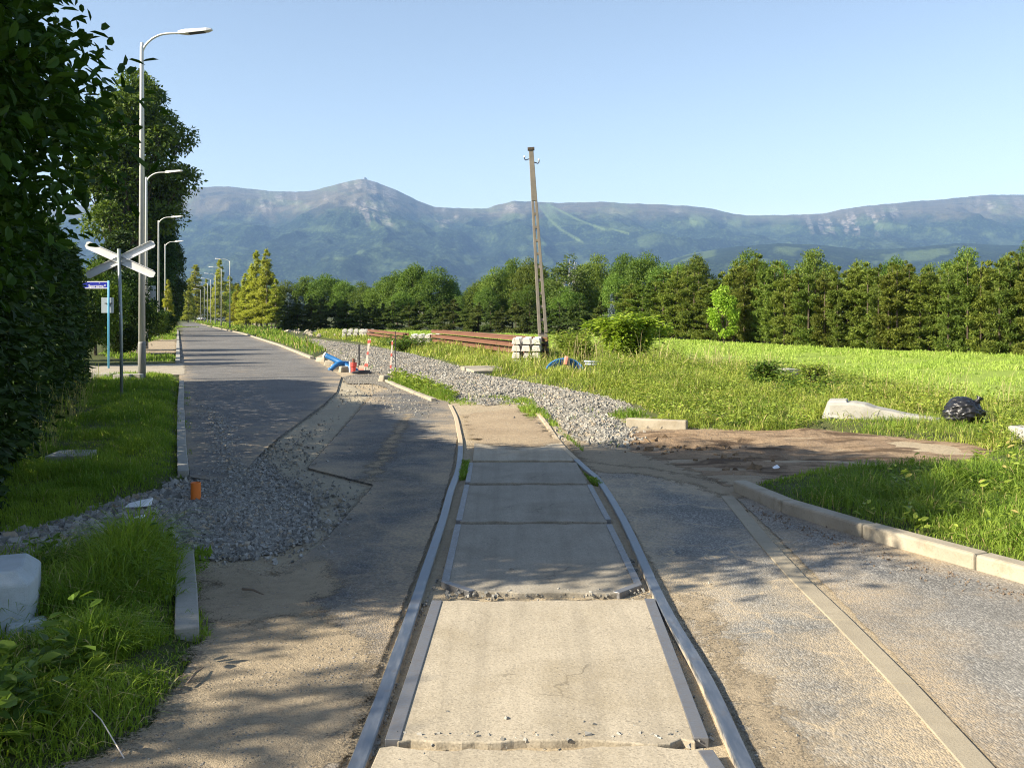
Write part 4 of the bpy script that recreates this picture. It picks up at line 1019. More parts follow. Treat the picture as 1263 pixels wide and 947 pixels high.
# ---- trees along the left of the road
big = broad('lime_tree', 16, 3.8, 4.2, 150, 42000, .25, 201, M['limelit'], M['bark'], lump=.24, nl=40)
tree_px(big, 164, 86, 104, 160, 16, 3.8, 'big round lime tree behind the tall street lamp, half of its crown lit', 'tree', None)
P_road = [broad('roadside_tree', 12, 2.6, .6, 90, 13000, .32, 210+i, M['darkleaf'], M['bark'], lump=.27, nl=30) for i in range(2)]
for i, (px, ty, w, Yd, lb) in enumerate([(207,275,50,112,'dark roadside tree beneath the crown of the big lime, beside the verge'),(214,300,30,124,'dark roadside tree just past the third lamp'),(190,262,60,106,'dark tree behind the third lamp pole, merging with the lime'),(150,285,80,80,'dark tree filling in below the big lime crown'),(214,335,24,170,'small dark tree at the far end of the left verge'),(218,350,18,215,'tiny dark tree near the left end of the road')]):
    tree_px(P_road[i % 2], px, ty, Yd, w, 12, 2.6, lb, 'tree', 'dark trees along the left verge')
tree_px(P_larch[0], 207, 346, 91, 20, 11, 1.9, 'small yellowish larch behind the fourth left lamp', 'larch', None)
P_shrub = [broad('garden_shrub', 4.2, 1.9, .1, 60, 9000, .17, 230+i, M['limelit'] if i == 0 else M['darkleaf'], M['bark'], lump=.3, nl=18) for i in range(2)]
for i, (px, ty, w, Yd, lb) in enumerate([(118,318,90,41,'tall garden shrub behind the street name sign'),(158,330,80,47,'garden shrub behind the foot of the tall street lamp'),(92,330,80,36,'dark garden shrub between hedge and street name sign'),(150,395,60,43,'low dark shrub beside the street name post'),(185,372,46,66,'low shrub behind the second lamp'),(202,382,40,86,'low shrub by the third lamp'),(60,300,110,33,'tall shrub rising behind the garden hedge')]):
    tree_px(P_shrub[1 if i in (1,2,3,5) else 0], px, ty, Yd, w, 4.2, 1.9, lb, 'shrub', 'garden shrubs along the left')

# ---- garden hedge and the near linden
def hedge(name, pts, hgt, thick, n, leaf, label, mat):
    rng = np.random.default_rng(77); t = empty(name, (pts[0][0], pts[0][1], 0)); tag(t, label, 'hedge')
    P = np.array(pts); L = np.concatenate([[0], np.cumsum(np.linalg.norm(np.diff(P, axis=0), axis=1))])
    s = rng.random(n)*L[-1]; cx = np.interp(s, L, P[:,0]); cy = np.interp(s, L, P[:,1])
    dx = np.interp(s+.1, L, P[:,0])-np.interp(s-.1, L, P[:,0]); dy = np.interp(s+.1, L, P[:,1])-np.interp(s-.1, L, P[:,1])
    nn = unit(np.column_stack([-dy, dx, dx*0]))
    q = rng.random(n); top = q < .2
    hh = hgt*(.90+.22*fbm(s*.6, s*0, 3, 4)); bul = (fbm(s*.9, q*4, 4, 9)-.5)*1.7
    z = np.where(top, hh*(1-.06*rng.random(n)), hh*rng.random(n)); side = np.where(rng.random(n) < .35, 1, -1)
    off = np.where(top, rng.uniform(-1,1,n)*thick/2, side*(thick/2+bul*thick*.5-.25*rng.random(n)**2)*(1-.25*(z/hh)**2))
    pos = np.column_stack([cx, cy, z])+nn*off[:,None]
    out = nn*np.sign(off)[:,None]; out[top] = (0,0,1)
    pos -= np.array([[pts[0][0], pts[0][1], 0]])
    ax = out+rng.normal(size=(n,3))*.7; ax[:,2] -= .35
    g = Geo(); g.add(*leafgeo(pos, ax, leaf*rng.uniform(.6,1.3,n), leaf*.5*rng.uniform(.7,1.3,n), 'rhomb', .2, rng, up=out+np.array([0,0,.5])))
    g.build('foliage', mat, t)
    mb = MB()
    for k in np.arange(.5, L[-1], .8):
        x = np.interp(k, L, P[:,0])-pts[0][0]; y = np.interp(k, L, P[:,1])-pts[0][1]
        mb.tube([(x,y,-.2),(x+rng.normal()*.06,y+rng.normal()*.06,hgt*.5),(x+rng.normal()*.15,y+rng.normal()*.15,hgt*.88)], [.05,.035,.01], 6)
    mb.build('stem', M['bark'], t)
    return t
hedge('garden_hedge', [(-5.0,7.0),(-6.6,11.5),(-8.7,17),(-10.6,22),(-11.5,24)], 3.15, 1.3, 76000, .15, 'tall dark garden hedge along the left lawn, grown wild with long grass at its foot', M['hedge'])

def near_tree(x, y, H_, R, zb, ncl, nleaf, leaf, seed, label, lop=(0,0), lump=.22, **k):
    t = broad('linden_tree', H_, R, zb, ncl, nleaf, leaf, seed, M['linden'], M['bark'], r0=.16, lump=lump, shape='oval', lop=lop, nl=60, **k)
    t.location = (x, y, ground_at(x, y)-.05); tag(t, label, 'tree', 'linden trees along the garden'); return t
near_tree(-6.26, 7.0, 6.5, 3.6, .6, 260, 115000, .112, 301, 'near linden with big round leaves hanging over the top left corner', flat=.8, ell=.6)
near_tree(-9.6, 5.5, 6.3, 2.9, 1.6, 100, 13000, .14, 302, 'unseen second linden added behind the near one to thicken its shade')  # out of view, added to make the near linden's shadow denser
near_tree(-8.8, 1.3, 4.9, 1.8, 1.4, 40, 3200, .13, 304, 'small sparse linden nearest behind the camera on the left')
near_tree(-9.4, 3.1, 5.2, 1.9, 1.6, 60, 3800, .13, 303, 'small linden beside the camera beyond the left edge')

CLEAR = GP([(1008,521),(1060,517),(1160,521),(1165,514),(1225,514),(1240,548),(1000,536)])
COIL = GP([(662,482),(664,458),(738,458),(738,484)])
def clear(Q): return np.maximum(sdf(Q, CLEAR), sdf(Q, COIL))
RF = GP([(800,526),(905,532),(1000,532),(1100,541),(1195,549),(1240,562),(1300,545),(1500,545),(1500,530),(1300,500),(1210,505),(1150,492),(1000,470),(850,455),(800,468),(740,470),(690,474),(745,487),(782,498),(812,517)])
# ---- grass and weeds
def sample(poly, n, k=1.0, rng=RNG, clump=0., seed=3, avoid=None):
    A = np.array(poly); x0, y0 = A.min(0); x1, y1 = A.max(0); out = []; tot = 0; y0 = max(y0, .5)
    for _ in range(60):
        m = n*2; u = rng.random(m)
        e = 1-k
        Yv = (y0**e+u*(y1**e-y0**e))**(1/e) if abs(e) > 1e-6 else y0*(y1/y0)**u
        Xv = rng.uniform(x0, x1, m); P = np.column_stack([Xv, Yv]); d = sdf(P, poly); ok = d > 0
        if clump: ok &= fbm(Xv*1.6, Yv*1.6, 3, seed) > clump*rng.random(m)
        if avoid is not None: ok &= avoid(P)
        out.append(P[ok]); tot += ok.sum()
        if tot >= n: break
    return np.vstack(out)[:n]
def blades(g, P, h, w, lean=.5, rng=RNG, tip=0., tint=None, clumped=None):
    n = len(P); z = np.maximum(ground_z(P[:, :1], P[:, 1:2])[:, 0], 0.0)
    a = rng.random(n)*2*PI; D = np.column_stack([np.cos(a), np.sin(a), np.zeros(n)])
    th = a+PI/2+rng.normal(size=n)*.5; S = np.column_stack([np.cos(th), np.sin(th), np.zeros(n)])*(w*rng.uniform(.6,1.3,n))[:, None]/2
    b = lean*rng.uniform(.15, 1.5, n); B = np.column_stack([P, z-.01])
    up = np.array([0,0,1.])
    hh = h[:, None]
    m1 = B+up*hh*.45+D*(b*.16)[:, None]*hh; m2 = B+up*hh*(.80-.10*b[:,None])+D*(b*.48)[:, None]*hh; tp = B+up*hh*(1-.33*b[:,None])+D*(b*.95)[:, None]*hh
    V = np.stack([B-S, B+S, m1-S*.95, m1+S*.95, m2-S*.65, m2+S*.65, tp], 1).reshape(-1,3)
    i = np.arange(n)[:, None]*7
    T = rng.random(n) if tint is None else tint
    g.add(V, [np.hstack([i,i+1,i+3,i+2]), np.hstack([i+2,i+3,i+5,i+4]), np.hstack([i+4,i+5,i+6])], np.repeat(T, 7))
def patchtint(P, s=1.2, seed=5, jit=.35, dry=.04, rng=RNG):
    t = np.clip((fbm(P[:,0]*s, P[:,1]*s, 4, seed)-.5)*1.8+.45+rng.normal(size=len(P))*jit*.5, 0, .92)
    return np.where(rng.random(len(P)) < dry, 1., t)
def grass(name, jobs, mat, label):
    g = Geo()
    for (poly, n, k, h, w, lean, clump, dry, seed) in jobs:
        P = sample(poly, n, k, clump=clump, seed=seed, avoid=(lambda Q: (clear(Q) < 0) | (RNG.random(len(Q)) < .12)) if poly is RF or h == .30 else None)
        hf = h*(.15+1.9*sstep(.2,.85,fbm(P[:,0]*1.5, P[:,1]*1.5, 4, seed+50)))*RNG.uniform(.5, 1.2, len(P))
        d = sdf(P, poly); hf *= .45+.55*sstep(0, .35, d)
        blades(g, P, hf, w*np.maximum(1, P[:,1]/14), lean, tint=patchtint(P, seed=seed, dry=dry))
    o = g.build(name, mat); return tag(o, label, kind='stuff')
LAWN = GP([(-200,672),(-300,640),(-150,560),(60,515),(110,470),(150,466),(214,463.5),(220.5,475),(219,500),(219,540),(221,592),(196,603),(98,640),(52,660)])
grass('grass', [(LAWN, 95000, 1.6, .115, .0055, .8, .35, .02, 3)], M['grasslawn'], 'shaded lawn between the garden hedge and the left kerb')
ISLE = GP([(-260,725),(40,705),(90,686),(188,668),(228,690),(228,740),(226,794),(238,800),(218,850),(170,905),(88,945),(10,1000),(-150,1300),(-600,1300),(-600,760)])
grass('grass', [(ISLE, 36000, 1.2, .15, .006, 1.1, .45, .09, 6), (GP([(90,715),(190,680),(226,700),(226,790),(140,840),(60,860),(60,780)]), 7000, 1, .24, .0072, 1.1, .5, .02, 8)], M['grassnear'], 'long lush grass in the left foreground beside the short kerb')
KE = GP([(226,792),(262,796),(250,760),(246,690),(236,688)])
grass('grass', [(KE, 900, 1, .13, .006, .7, .5, .1, 9), (GP([(228,690),(262,684),(256,700),(240,712)]), 260, 1, .30, .02, .5, .3, 0, 10), (GP([(226,478),(234,480),(238,560),(231,590),(226,560)]), 1600, 1.5, .10, .006, .6, .4, .05, 12)], M['grasslawn'], 'grass tufts growing out along the road side of the left kerbs')
TALL = GP([(20,560),(60,515),(112,468),(128,470),(100,520),(70,560),(20,600)])
grass('tall_grass', [(TALL, 1000, 1.5, .62, .005, .6, .5, .55, 14)], M['grasslawn'], 'tall dry grass stems along the foot of the garden hedge')
VERGE_FAR = GP([(160,448),(120,440),(150,424),(190,415),(205,405),(216,400),(218,410),(217,420),(190,421),(150,441),(217,438.5),(217.5,448)])
grass('grass', [(VERGE_FAR, 9000, 1.0, .14, .012, .5, .4, .05, 16), (GP([(236,396.5),(262,402.5),(300,410.5),(346,425),(384,440),(403,433),(366,419),(345,410),(300,402.5),(250,395)]), 15000, .6, .30, .012, .6, .5, .12, 17)], M['grassright'], 'sunlit grass on the verges beyond the side road and beside the far kerb')
RV = GP([(938,609),(1002,586),(1050,581),(1150,576),(1230,563),(1420,570),(1900,640),(1900,850),(1420,752),(1268,711),(1103,668),(1000,638)])
grass('grass', [(RV, 52000, 1.4, .12, .006, 1.0, .45, .06, 18), (GP([(1090,640),(1140,605),(1260,590),(1500,620),(1500,760),(1263,700),(1150,670)]), 12000, 1, .23, .010, 1.1, .55, .04, 19)], M['grassright'], 'bright sunlit grass on the bank behind the right kerb')
grass('grass', [([(4.55,4.1),(6.05,.9),(7.4,-1.8),(12,-1.8),(13,6),(9,8),(5.2,4.6)], 9000, .3, .14, .008, 1.0, .45, .06, 38), ([(8.3,7.8),(13,6),(17,15.5),(13,16.5),(9.2,15),(7.2,12.4),(7.6,10)], 14000, .5, .15, .008, 1.0, .45, .08, 39), ([(12.5,15.8),(17,15.5),(30,26),(28,34),(14,17.5)], 9000, .5, .16, .011, .9, .4, .05, 40)], M['grassright'], 'grass on the bank farther right of the kerb')
grass('weeds', [(RF, 66000, 1.2, .19, .008, .95, .55, .07, 22), (GP([(560,449),(500,432),(520,424),(600,428),(660,440),(740,440),(830,440),(850,470),(740,485),(690,476),(640,468),(600,461)]), 24000, 1.0, .30, .009, .85, .5, .10, 23),
                (GP([(560,449),(440,423),(380,415),(400,408),(470,415),(560,425),(600,440)]), 18000, .8, .26, .011, .8, .5, .10, 24)], M['weedgrass'], 'rough weeds and tall grasses along the ballast and the field edge')
grass('grass', [(BED, 5200, 1.2, .10, .008, .9, .95, .1, 55)], M['grassright'], 'sparse grass tufts growing through the ballast')
grass('grass', [(GP([(545,445),(600,464),(640,472),(690,479),(742,490),(778,500),(800,500),(760,480),(690,466),(640,460),(600,452)]), 6500, 1, .15, .009, .9, .3, .08, 57)], M['weedgrass'], 'weedy grass creeping over the far edge of the ballast')
TR = [GP(p) for p in ([(217,470),(226,472),(226,540),(229,588),(222,592),(216,540)],[(226,690),(236,690),(237,790),(227,792)],[(560,478),(600,470),(640,478),(600,496),(570,492)],[(930,604),(1000,584),(1150,574),(1235,566),(1235,556),(1150,582),(1000,596),(950,612)],[(632,491),(652,492),(668,505),(700,535),(722,560),(716,556),(690,535),(664,512),(655,520),(644,512)],[(556,494),(640,490),(640,503),(600,500),(566,500)],[(570,570),(579,572),(574,592),(566,594)],[(712,573),(722,580),(744,602),(730,598)],[(476,466),(520,478),(566,496),(556,499),(500,480),(478,473)],[(740,512),(786,505),(812,520),(770,522)])]
grass('grass', [(p, n, 1, h, .008, .6, .2, .05, 25+i) for i, (p, n, h) in enumerate(zip(TR, (1500,450,500,1500,2600,1800,700,1500,3200,1600), (.13,.13,.10,.09,.13,.10,.09,.09,.22,.13)))], M['grassright'], 'grass growing along the ends of the rails and the low kerb')
FIELD = [(-34,150),(-70,150),(-60,111)] + GP([(350,402),(410,413),(500,424),(560,425),(660,432),(760,440),(860,448),(1000,468),(1150,490),(1212,502),(1320,502),(1600,520)]) + [(36,24),(30,33),(21.5,40.2),(15.6,51.5),(10.3,72.5),(-4.5,93),(-5.3,103.5),(-26,113)]
sheet('field', FIELD, .125, soil('field_soil', (.20,.28,.045), (.24,.32,.055), (.17,.20,.05), amp=.6, fine=.2, soft=.1, pebble=.0), margin=.8, step=.3, ratio=.03)
grass('crop', [(FIELD, 190000, .9, .13, .009, .9, .0, .02, 31)], M['crop'], 'even light green crop covering the flat field')
grass('tall_grass', [(GP([(760,455),(850,450),(1000,472),(1150,494),(1263,505),(1400,515),(1400,530),(1215,515),(1000,488),(850,470)]), 900, 1, .45, .005, .5, .5, 1., 33),
      (GP([(600,445),(840,445),(840,470),(660,470)]), 350, 1, .7, .006, .4, .4, 1., 34)], M['straw'], 'pale dry grass stems along the near edge of the field')

def weed_patch(g, poly, n, size, hgt, seed, leafn=9, k=1.):
    rng = np.random.default_rng(seed); P = sample(poly, n, k, rng, .4, seed, (lambda Q: clear(Q) < 0)); m = len(P)
    z = np.maximum(ground_z(P[:, :1], P[:, 1:2])[:, 0], 0.0); hh = hgt*rng.uniform(.4, 1.2, m)
    i = np.repeat(np.arange(m), leafn); q = rng.random(len(i))
    a = rng.random(len(i))*2*PI; out = np.column_stack([np.cos(a), np.sin(a), np.zeros(len(i))])
    pos = np.column_stack([P[i], z[i]+hh[i]*q])+out*.04
    ax = out+np.column_stack([np.zeros(len(i))]*2+[rng.uniform(-.2,.7,len(i))])
    L = size*rng.uniform(.6,1.3,len(i))*(1.15-.5*q)
    g.add(*leafgeo(pos, ax, L, L*.5, 'oval', .15, rng, up=np.array([[0,0,1.]])))
g = Geo(); weed_patch(g, GP([(-30,880),(110,830),(90,900),(0,960),(-120,960)]), 26, .12, .30, 41, 10); weed_patch(g, GP([(0,720),(60,690),(90,720),(40,760)]), 14, .08, .24, 42, 8)
weed_patch(g, GP([(120,690),(210,690),(215,760),(150,760)]), 8, .07, .32, 43, 8)
tag(g.build('weeds', M['weedleaf']), 'nettle-like broad leaves among the foreground grass', kind='stuff')
g = Geo(); weed_patch(g, RF, 1700, .075, .36, 44, 14); weed_patch(g, GP([(480,462),(522,474),(560,490),(566,497),(500,478)]), 130, .13, .26, 45, 10)
weed_patch(g, GP([(660,440),(740,440),(840,445),(850,466),(740,480),(690,472),(650,466)]), 420, .09, .75, 46, 16); weed_patch(g, GP([(1060,660),(1120,590),(1263,575),(1400,640),(1300,700)]), 70, .085, .26, 47, 9)
tag(g.build('weeds', M['weedlight']), 'broad-leaved weeds in the sun along ballast, bank and field edge', kind='stuff')
grass('grass', [(GP([(1000,522),(1060,519),(1160,522),(1230,528),(1240,550),(1150,540),(1000,534),(900,530),(830,528),(830,522),(920,520)]), 9000, 1, .10, .006, .9, .3, .08, 37)], M['grassright'], 'short bright grass in front of the concrete post and bag')
g = Geo(); weed_patch(g, GP([(925,486),(950,470),(1060,492),(1090,505),(1020,505),(930,500)]), 110, .10, .36, 48, 14); weed_patch(g, GP([(1215,522),(1270,525),(1260,532),(1205,530)]), 26, .10, .22, 49, 9)
tag(g.build('weeds', M['weedleaf']), 'dark green leafy weeds around the grey slab and the concrete post', kind='stuff')
def bush(px, Yd, R, Hh, n, leaf, seed, mat, label):
    rng = np.random.default_rng(seed); x = AX(px, Yd); t = empty('elder_bush', (x, Yd, ground_at(x, Yd))); tag(t, label, 'bush', None)
    ns = 34; ends = np.column_stack([rng.normal(size=ns)*R*.5, rng.normal(size=ns)*R*.4, rng.uniform(.35,1,ns)*Hh])
    mb = MB(); P = []; A = []
    for e in ends:
        c = smooth_path([(e[0]*.15,e[1]*.15,-.1),(e[0]*.5,e[1]*.5,e[2]*.6),tuple(e)], 4); mb.tube(c, list(np.linspace(.018,.004,len(c))), 5)
        m = n//ns
        s = rng.random(m)**.6; base = np.array([c[min(len(c)-1, int(2+u*(len(c)-2.01)))] for u in s])
        a = rng.random(m)*2*PI; o = np.column_stack([np.cos(a), np.sin(a), rng.uniform(-.5,.35,m)])
        P.append(base+o*(rng.random(m)*.26*R)[:,None]+rng.normal(size=(m,3))*.05); A.append(o)
    P = np.vstack(P); A = np.vstack(A); L = leaf*rng.uniform(.6,1.25,len(P))
    g = Geo(); g.add(*leafgeo(P, A, L, L*.42, 'oval', .2, rng, up=np.array([[0,0,1.]])))
    mb.build('stem', M['bark'], t); g.build('foliage', mat, t)
bush(775, 31, .92, 1.62, 9000, .18, 61, M['bushleaf'], 'large bright green elder bush at the edge of the field right of the leaning pole')
bush(712, 33, .8, 1.15, 4500, .11, 62, M['weedlight'], 'lower feathery bush between the leaning pole and the elder bush')
bush(940, 21.5, .36, .5, 900, .10, 63, M['weedleaf'], 'dark leafy bush beside the grey slab at the field edge')
bush(1003, 21.5, .4, .5, 700, .09, 64, M['weedlight'], 'pale leafy bush right of the grey slab at the field edge')
bush(500, 46, 1.2, .7, 1500, .14, 65, M['weedleaf'], 'low green shrub in front of the far rails')

# ---- loose stone
def stones(name, poly, n, k, size, mat, label, zf, seed, margin=0.):
    rng = np.random.default_rng(seed); P = sample(poly, n, k, rng); n = len(P)
    d = sdf(P, poly); thin = rng.random(n) < .2+.8*sstep(0, .45, d); P = P[thin]; n = len(P)
    mv = rng.random(n) < .22; P = P+np.where(mv[:,None], rng.normal(size=(n,2))*.28, 0); d = sdf(P, poly)
    z = zf(P[:,0], P[:,1], d)
    T = np.array([(-1,-1,-1),(1,-1,-1),(1,1,-1),(-1,1,-1),(-1,-1,1),(1,-1,1),(1,1,1),(-1,1,1)], float)*.5
    s = size*np.clip(rng.lognormal(-.28, .45, (n,1,1)), .3, 1.8)*np.array([1,.8,.62])*rng.uniform(.7,1.25,(n,1,3))
    V = (T[None]+rng.normal(size=(n,8,3))*.13)*s
    q = rng.normal(size=(n,4)); q /= np.linalg.norm(q, axis=1, keepdims=True); w,x,y,zz = q.T
    R = np.stack([np.stack([1-2*(y*y+zz*zz),2*(x*y-zz*w),2*(x*zz+y*w)],1),np.stack([2*(x*y+zz*w),1-2*(x*x+zz*zz),2*(y*zz-x*w)],1),np.stack([2*(x*zz-y*w),2*(y*zz+x*w),1-2*(x*x+y*y)],1)],1)
    V = np.einsum('nij,nkj->nki', R, V)+np.column_stack([P, z+size*.12*rng.random(n)])[:,None,:]
    f = np.array([(3,2,1,0),(4,5,6,7),(0,1,5,4),(1,2,6,5),(2,3,7,6),(3,0,4,7)])
    Fc = (np.arange(n)[:,None,None]*8+f[None]).reshape(-1,4)
    o = np_mesh(name, V.reshape(-1,3), [Fc], mat, attrs={'tint': np.repeat(rng.random(n), 8)})
    return tag(o, label, kind='stuff')
def stonemat(name, a, b, c):
    t = NT(name); k = t.attr('tint'); col = t.mix(k, a, b); col = t.mix(t.mapr(k, .84, .9), col, c)
    n = t.noise(40, 4); col = t.mix(t.mapr(n, .4, .7, 0, .35), col, tuple(x*.55 for x in a))
    return t.done(t.bsdf(col, .85, normal=t.bump(n, .3, .004), spec=.3))
M['clodearth'] = stonemat('earth_clods', (.16,.11,.065), (.25,.175,.105), (.09,.06,.035))
M['stonedark'] = stonemat('dark_crushed_stone', (.17,.165,.15), (.41,.395,.36), (.36,.30,.22))
M['stonepale'] = stonemat('pale_crushed_stone', (.15,.145,.13), (.38,.36,.315), (.36,.30,.22))
stones('gravel', PILE, 52000, 1.6, .025, M['stonedark'], 'crushed grey stones heaped between left kerb and road', lambda x,y,d: .008+mound(x,y,d), 71)
stones('gravel', GP([(-150,730),(-120,690),(60,648),(200,604),(226,592),(240,620),(236,680),(190,664),(60,682)]), 3600, 1.5, .05, M['stonedark'], 'coarser grey stones in the strip between the two lawns', lambda x,y,d: .012+mound(x,y,d), 72)
stones('gravel', BED, 60000, 1.5, .036, M['stonepale'], 'pale ballast stones of the unfinished track bed', lambda x,y,d: .008+bed(x,y,d), 73)
stones('gravel', GP([(410,470),(455,459),(482,468),(545,498),(553,520),(500,515),(440,500),(395,520),(300,560),(345,640),(400,690),(460,610),(380,585),(420,520)]), 2600, 1.5, .022, M['stonepale'], 'small pale chippings scattered over the worn road base', lambda x,y,d: .022+0*x, 74)
stones('rubble', GP([(300,402.5),(345,409),(372,416),(420,421),(420,415),(370,410),(340,403.5),(310,400)]), 130, .5, .30, M['kerb'], 'pale lumps of rubble and sand left of the ballast far off', lambda x,y,d: .12+0*x, 75)
stones('leaf_litter', GP([(925,622),(985,646),(1100,684),(1263,735),(1263,745),(1090,693),(975,655),(918,630)]), 1500, 1., .011, M['twig'], 'brown crumbs and dead leaves along the foot of the right kerb', lambda x,y,d: .010+0*x, 76)
stones('clods', GP([(770,540),(860,540),(940,560),(960,580),(920,585),(840,565),(770,556)]), 420, 1., .05, M['clodearth'], 'dark clods of earth turned up on the brown track', lambda x,y,d: .015+0*x, 77)

stones('grit', GP([(452,947),(505,780),(545,705),(552,690),(500,800),(470,915)]), 1500, 1., .012, M['stonepale'], 'crumbs of stone in the groove inside the rail that bends left', lambda x,y,d: .006+0*x, 78)
stones('grit', GP([(880,915),(812,760),(780,690),(768,690),(805,760),(872,915)]), 1200, 1., .012, M['stonepale'], 'crumbs of stone in the groove inside the rail beside the cracked asphalt', lambda x,y,d: .006+0*x, 79)
stones('grit', GP([(560,727),(790,727),(800,740),(545,742)]), 900, 1., .018, M['stonepale'], 'broken concrete crumbs in the gap in front of the cut-cornered panel', lambda x,y,d: .02+0*x, 80)
stones('grit', GP([(490,912),(860,912),(868,922),(470,922)]), 420, 1., .014, M['stonepale'], 'broken crumbs along the nearest joint of the concrete panels', lambda x,y,d: .03+0*x, 83)
# ================================================================== THE HILLS
def mountain(name, sky, Yr, depth, y_near, base, mat, seed, relief, nx=1350, ny=340, px0=-350, px1=1650):
    u = np.linspace(px0, px1, nx); v = np.linspace(0, 1, ny)
    U, Vv = np.meshgrid(u, v); sp = np.array(sky, float)
    yr = Yr+depth*(fbm(U*.004, U*0, 3, seed)-.5)
    Yw = y_near+(yr*1.06-y_near)*Vv; t = np.clip((Yw-y_near)/(yr-y_near), 0, 1)
    Xw = (U-CX)/F*Yw
    top = H-(np.interp(U, sp[:,0], sp[:,1])-HY)*yr/F+ (fbm(U*.09, U*0, 3, seed+9)-.5)*10*Yr/9000
    prof = .62*t**1.25+.38*sstep(.25, 1, t)
    rid = 1-np.abs(2*fbm(Xw/900, Yw/1500, 5, seed+1)-1); rid2 = fbm(Xw/320, Yw/420, 5, seed+2)
    env = (t*(1-t))*4
    Z = base+(top-base)*prof+env*relief*((rid-.75)*1.6+(rid2-.5)*.7)
    back = np.clip((Yw-yr)/(yr*.06), 0, 1); Z = np.where(Yw > yr, top-back*220*Yr/9000, np.minimum(Z, base+(top-base)*(.02+t*.98)))
    I = np.arange(nx*ny).reshape(ny, nx)
    Q = np.stack([I[:-1,:-1].ravel(), I[:-1,1:].ravel(), I[1:,1:].ravel(), I[1:,:-1].ravel()], 1)
    return U, t, Xw, Yw, Z, Q
SKY = [(-400,300),(0,268),(120,250),(215,238),(245,231),(280,230),(310,233),(340,236),(365,237),(385,235),(405,230),(425,224.5),(442,221.5),(452,221),(465,225),(490,235),(515,248),(535,255),(560,257),(600,257),(615,252),(635,248),(655,249),(690,250),(740,249),(800,252),(850,254),(880,258),(905,264),(930,266),(980,265),(1020,263),(1040,258),(1060,255),(1110,250),(1160,246),(1210,241),(1263,240),(1400,238),(1650,250)]
def hillmat():
    t = NT('mountain_forest')
    n = t.noise(.011, 9, .68); n2 = t.noise(.0022, 6, .6)
    col = t.mix(t.mapr(n, .38, .64), (.008,.016,.010), (.045,.07,.028))
    col = t.mix(t.mapr(n2, .45, .62, 0, .4), col, (.040,.066,.026))
    vv = t.vor(.045); col = t.mix(t.mapr(vv, .2, .55, 0, .85), col, (.004,.009,.006))
    mead = t.attr('meadow'); rock = t.attr('rock'); heath = t.attr('heath')
    col = t.mix(t.math('MULTIPLY', heath, t.mapr(t.noise(.006, 7, .65), .3, .6, .35, 1)), col, (.115,.095,.062))
    col = t.mix(t.math('MULTIPLY', rock, t.mapr(t.noise(.016, 6, .7), .42, .62, 0, .9), clamp=True), col, (.25,.215,.185))
    col = t.mix(mead, col, (.12,.165,.06))
    return t.done(t.bsdf(col, .95, normal=t.bump(n, .9, 22), spec=.05))
M['hill'] = hillmat()
U, t_, Xw, Yw, Z, Q = mountain('mountains', SKY, 9000, 1500, 3600, 20, None, 81, 170)
# screes, open heath, ski runs and clearings where the photo has them
def pyof(): return HY-(Z-H)*F/np.maximum(Yw, 1)
PYs = HY-(np.interp(U, np.array(SKY)[:,0], np.array(SKY)[:,1])*0)
P2 = np.column_stack([Xw.ravel(), Z.ravel()])
sc = 9000/F
def wl(pts): return [((x-CX)*sc, H+(HY-y)*sc) for x, y in pts]
Xn = (U-CX)*sc; PYv = HY-(Z-H)*F/Yw; Zn = H+(HY-PYv)*sc; P2 = np.column_stack([Xn.ravel(), Zn.ravel()])
def near(pts, w): return sstep(w*sc, w*sc*.5, line_d(P2, wl(pts))).reshape(U.shape)
def inpoly(pts, soft): return sstep(-soft*sc, soft*sc, sdf(P2, wl(pts))).reshape(U.shape)
brk = fbm(U*.11, PYv*.09, 4, 91)
brk2 = fbm(U*.16-PYv*.05, PYv*.05, 4, 95)
scree = np.maximum.reduce([inpoly([(405,228),(450,220),(492,236),(480,262),(455,275),(430,252),(400,247)], 8)*sstep(.42,.6,brk2), inpoly([(455,248),(480,250),(478,268),(488,280),(470,276),(458,262)], 4)*sstep(.35,.55,brk2),
                           inpoly([(280,232),(360,237),(400,248),(380,256),(330,262),(290,250)], 8)*sstep(.5,.64,brk2), inpoly([(545,256),(570,256),(560,272),(545,280)], 4)*sstep(.45,.6,brk), inpoly([(620,250),(640,252),(640,262),(622,262)], 3)*sstep(.4,.55,brk),
                           inpoly([(825,258),(838,258),(842,270),(830,268)], 3)*sstep(.35,.5,brk), inpoly([(985,266),(1040,262),(1110,255),(1100,285),(1060,290),(1000,285)], 8)*sstep(.5,.62,brk2), inpoly([(1200,245),(1290,243),(1290,262),(1200,258)], 6)*sstep(.48,.62,brk2), near([(528,262),(545,278)],1.2)*.7])
mead = np.maximum.reduce([near([(675,252),(715,272),(745,283)],1.7)*.7, near([(666,254),(676,268),(690,282),(718,299)],2.)*.7, near([(752,282),(775,288)],1.5)*.8, inpoly([(668,252),(680,252),(692,272),(680,272)],4)*.6, inpoly([(835,262),(880,266),(930,270),(900,282),(850,278)],6)*sstep(.35,.6,brk)*.6,
                          inpoly([(395,320),(440,307),(470,308),(420,322)],5)*sstep(.4,.6,brk)*.35, inpoly([(240,318),(330,322),(320,330),(250,328)],5)*sstep(.4,.6,brk)*.3, inpoly([(1060,272),(1263,290),(1263,296),(1060,282)],4)*sstep(.5,.65,brk)*.4, sstep(.58,.72,fbm(U*.03, PYv*.12, 4, 97))*.22])
heath = sstep(690, 900, Z+140*(brk-.5))*.85
o = np_mesh('mountains', np.column_stack([Xw.ravel(), Yw.ravel(), Z.ravel()]), [Q], M['hill'], attrs={'rock': scree.ravel(), 'meadow': mead.ravel(), 'heath': heath.ravel()}, smooth=True)
tag(o, kind='structure')
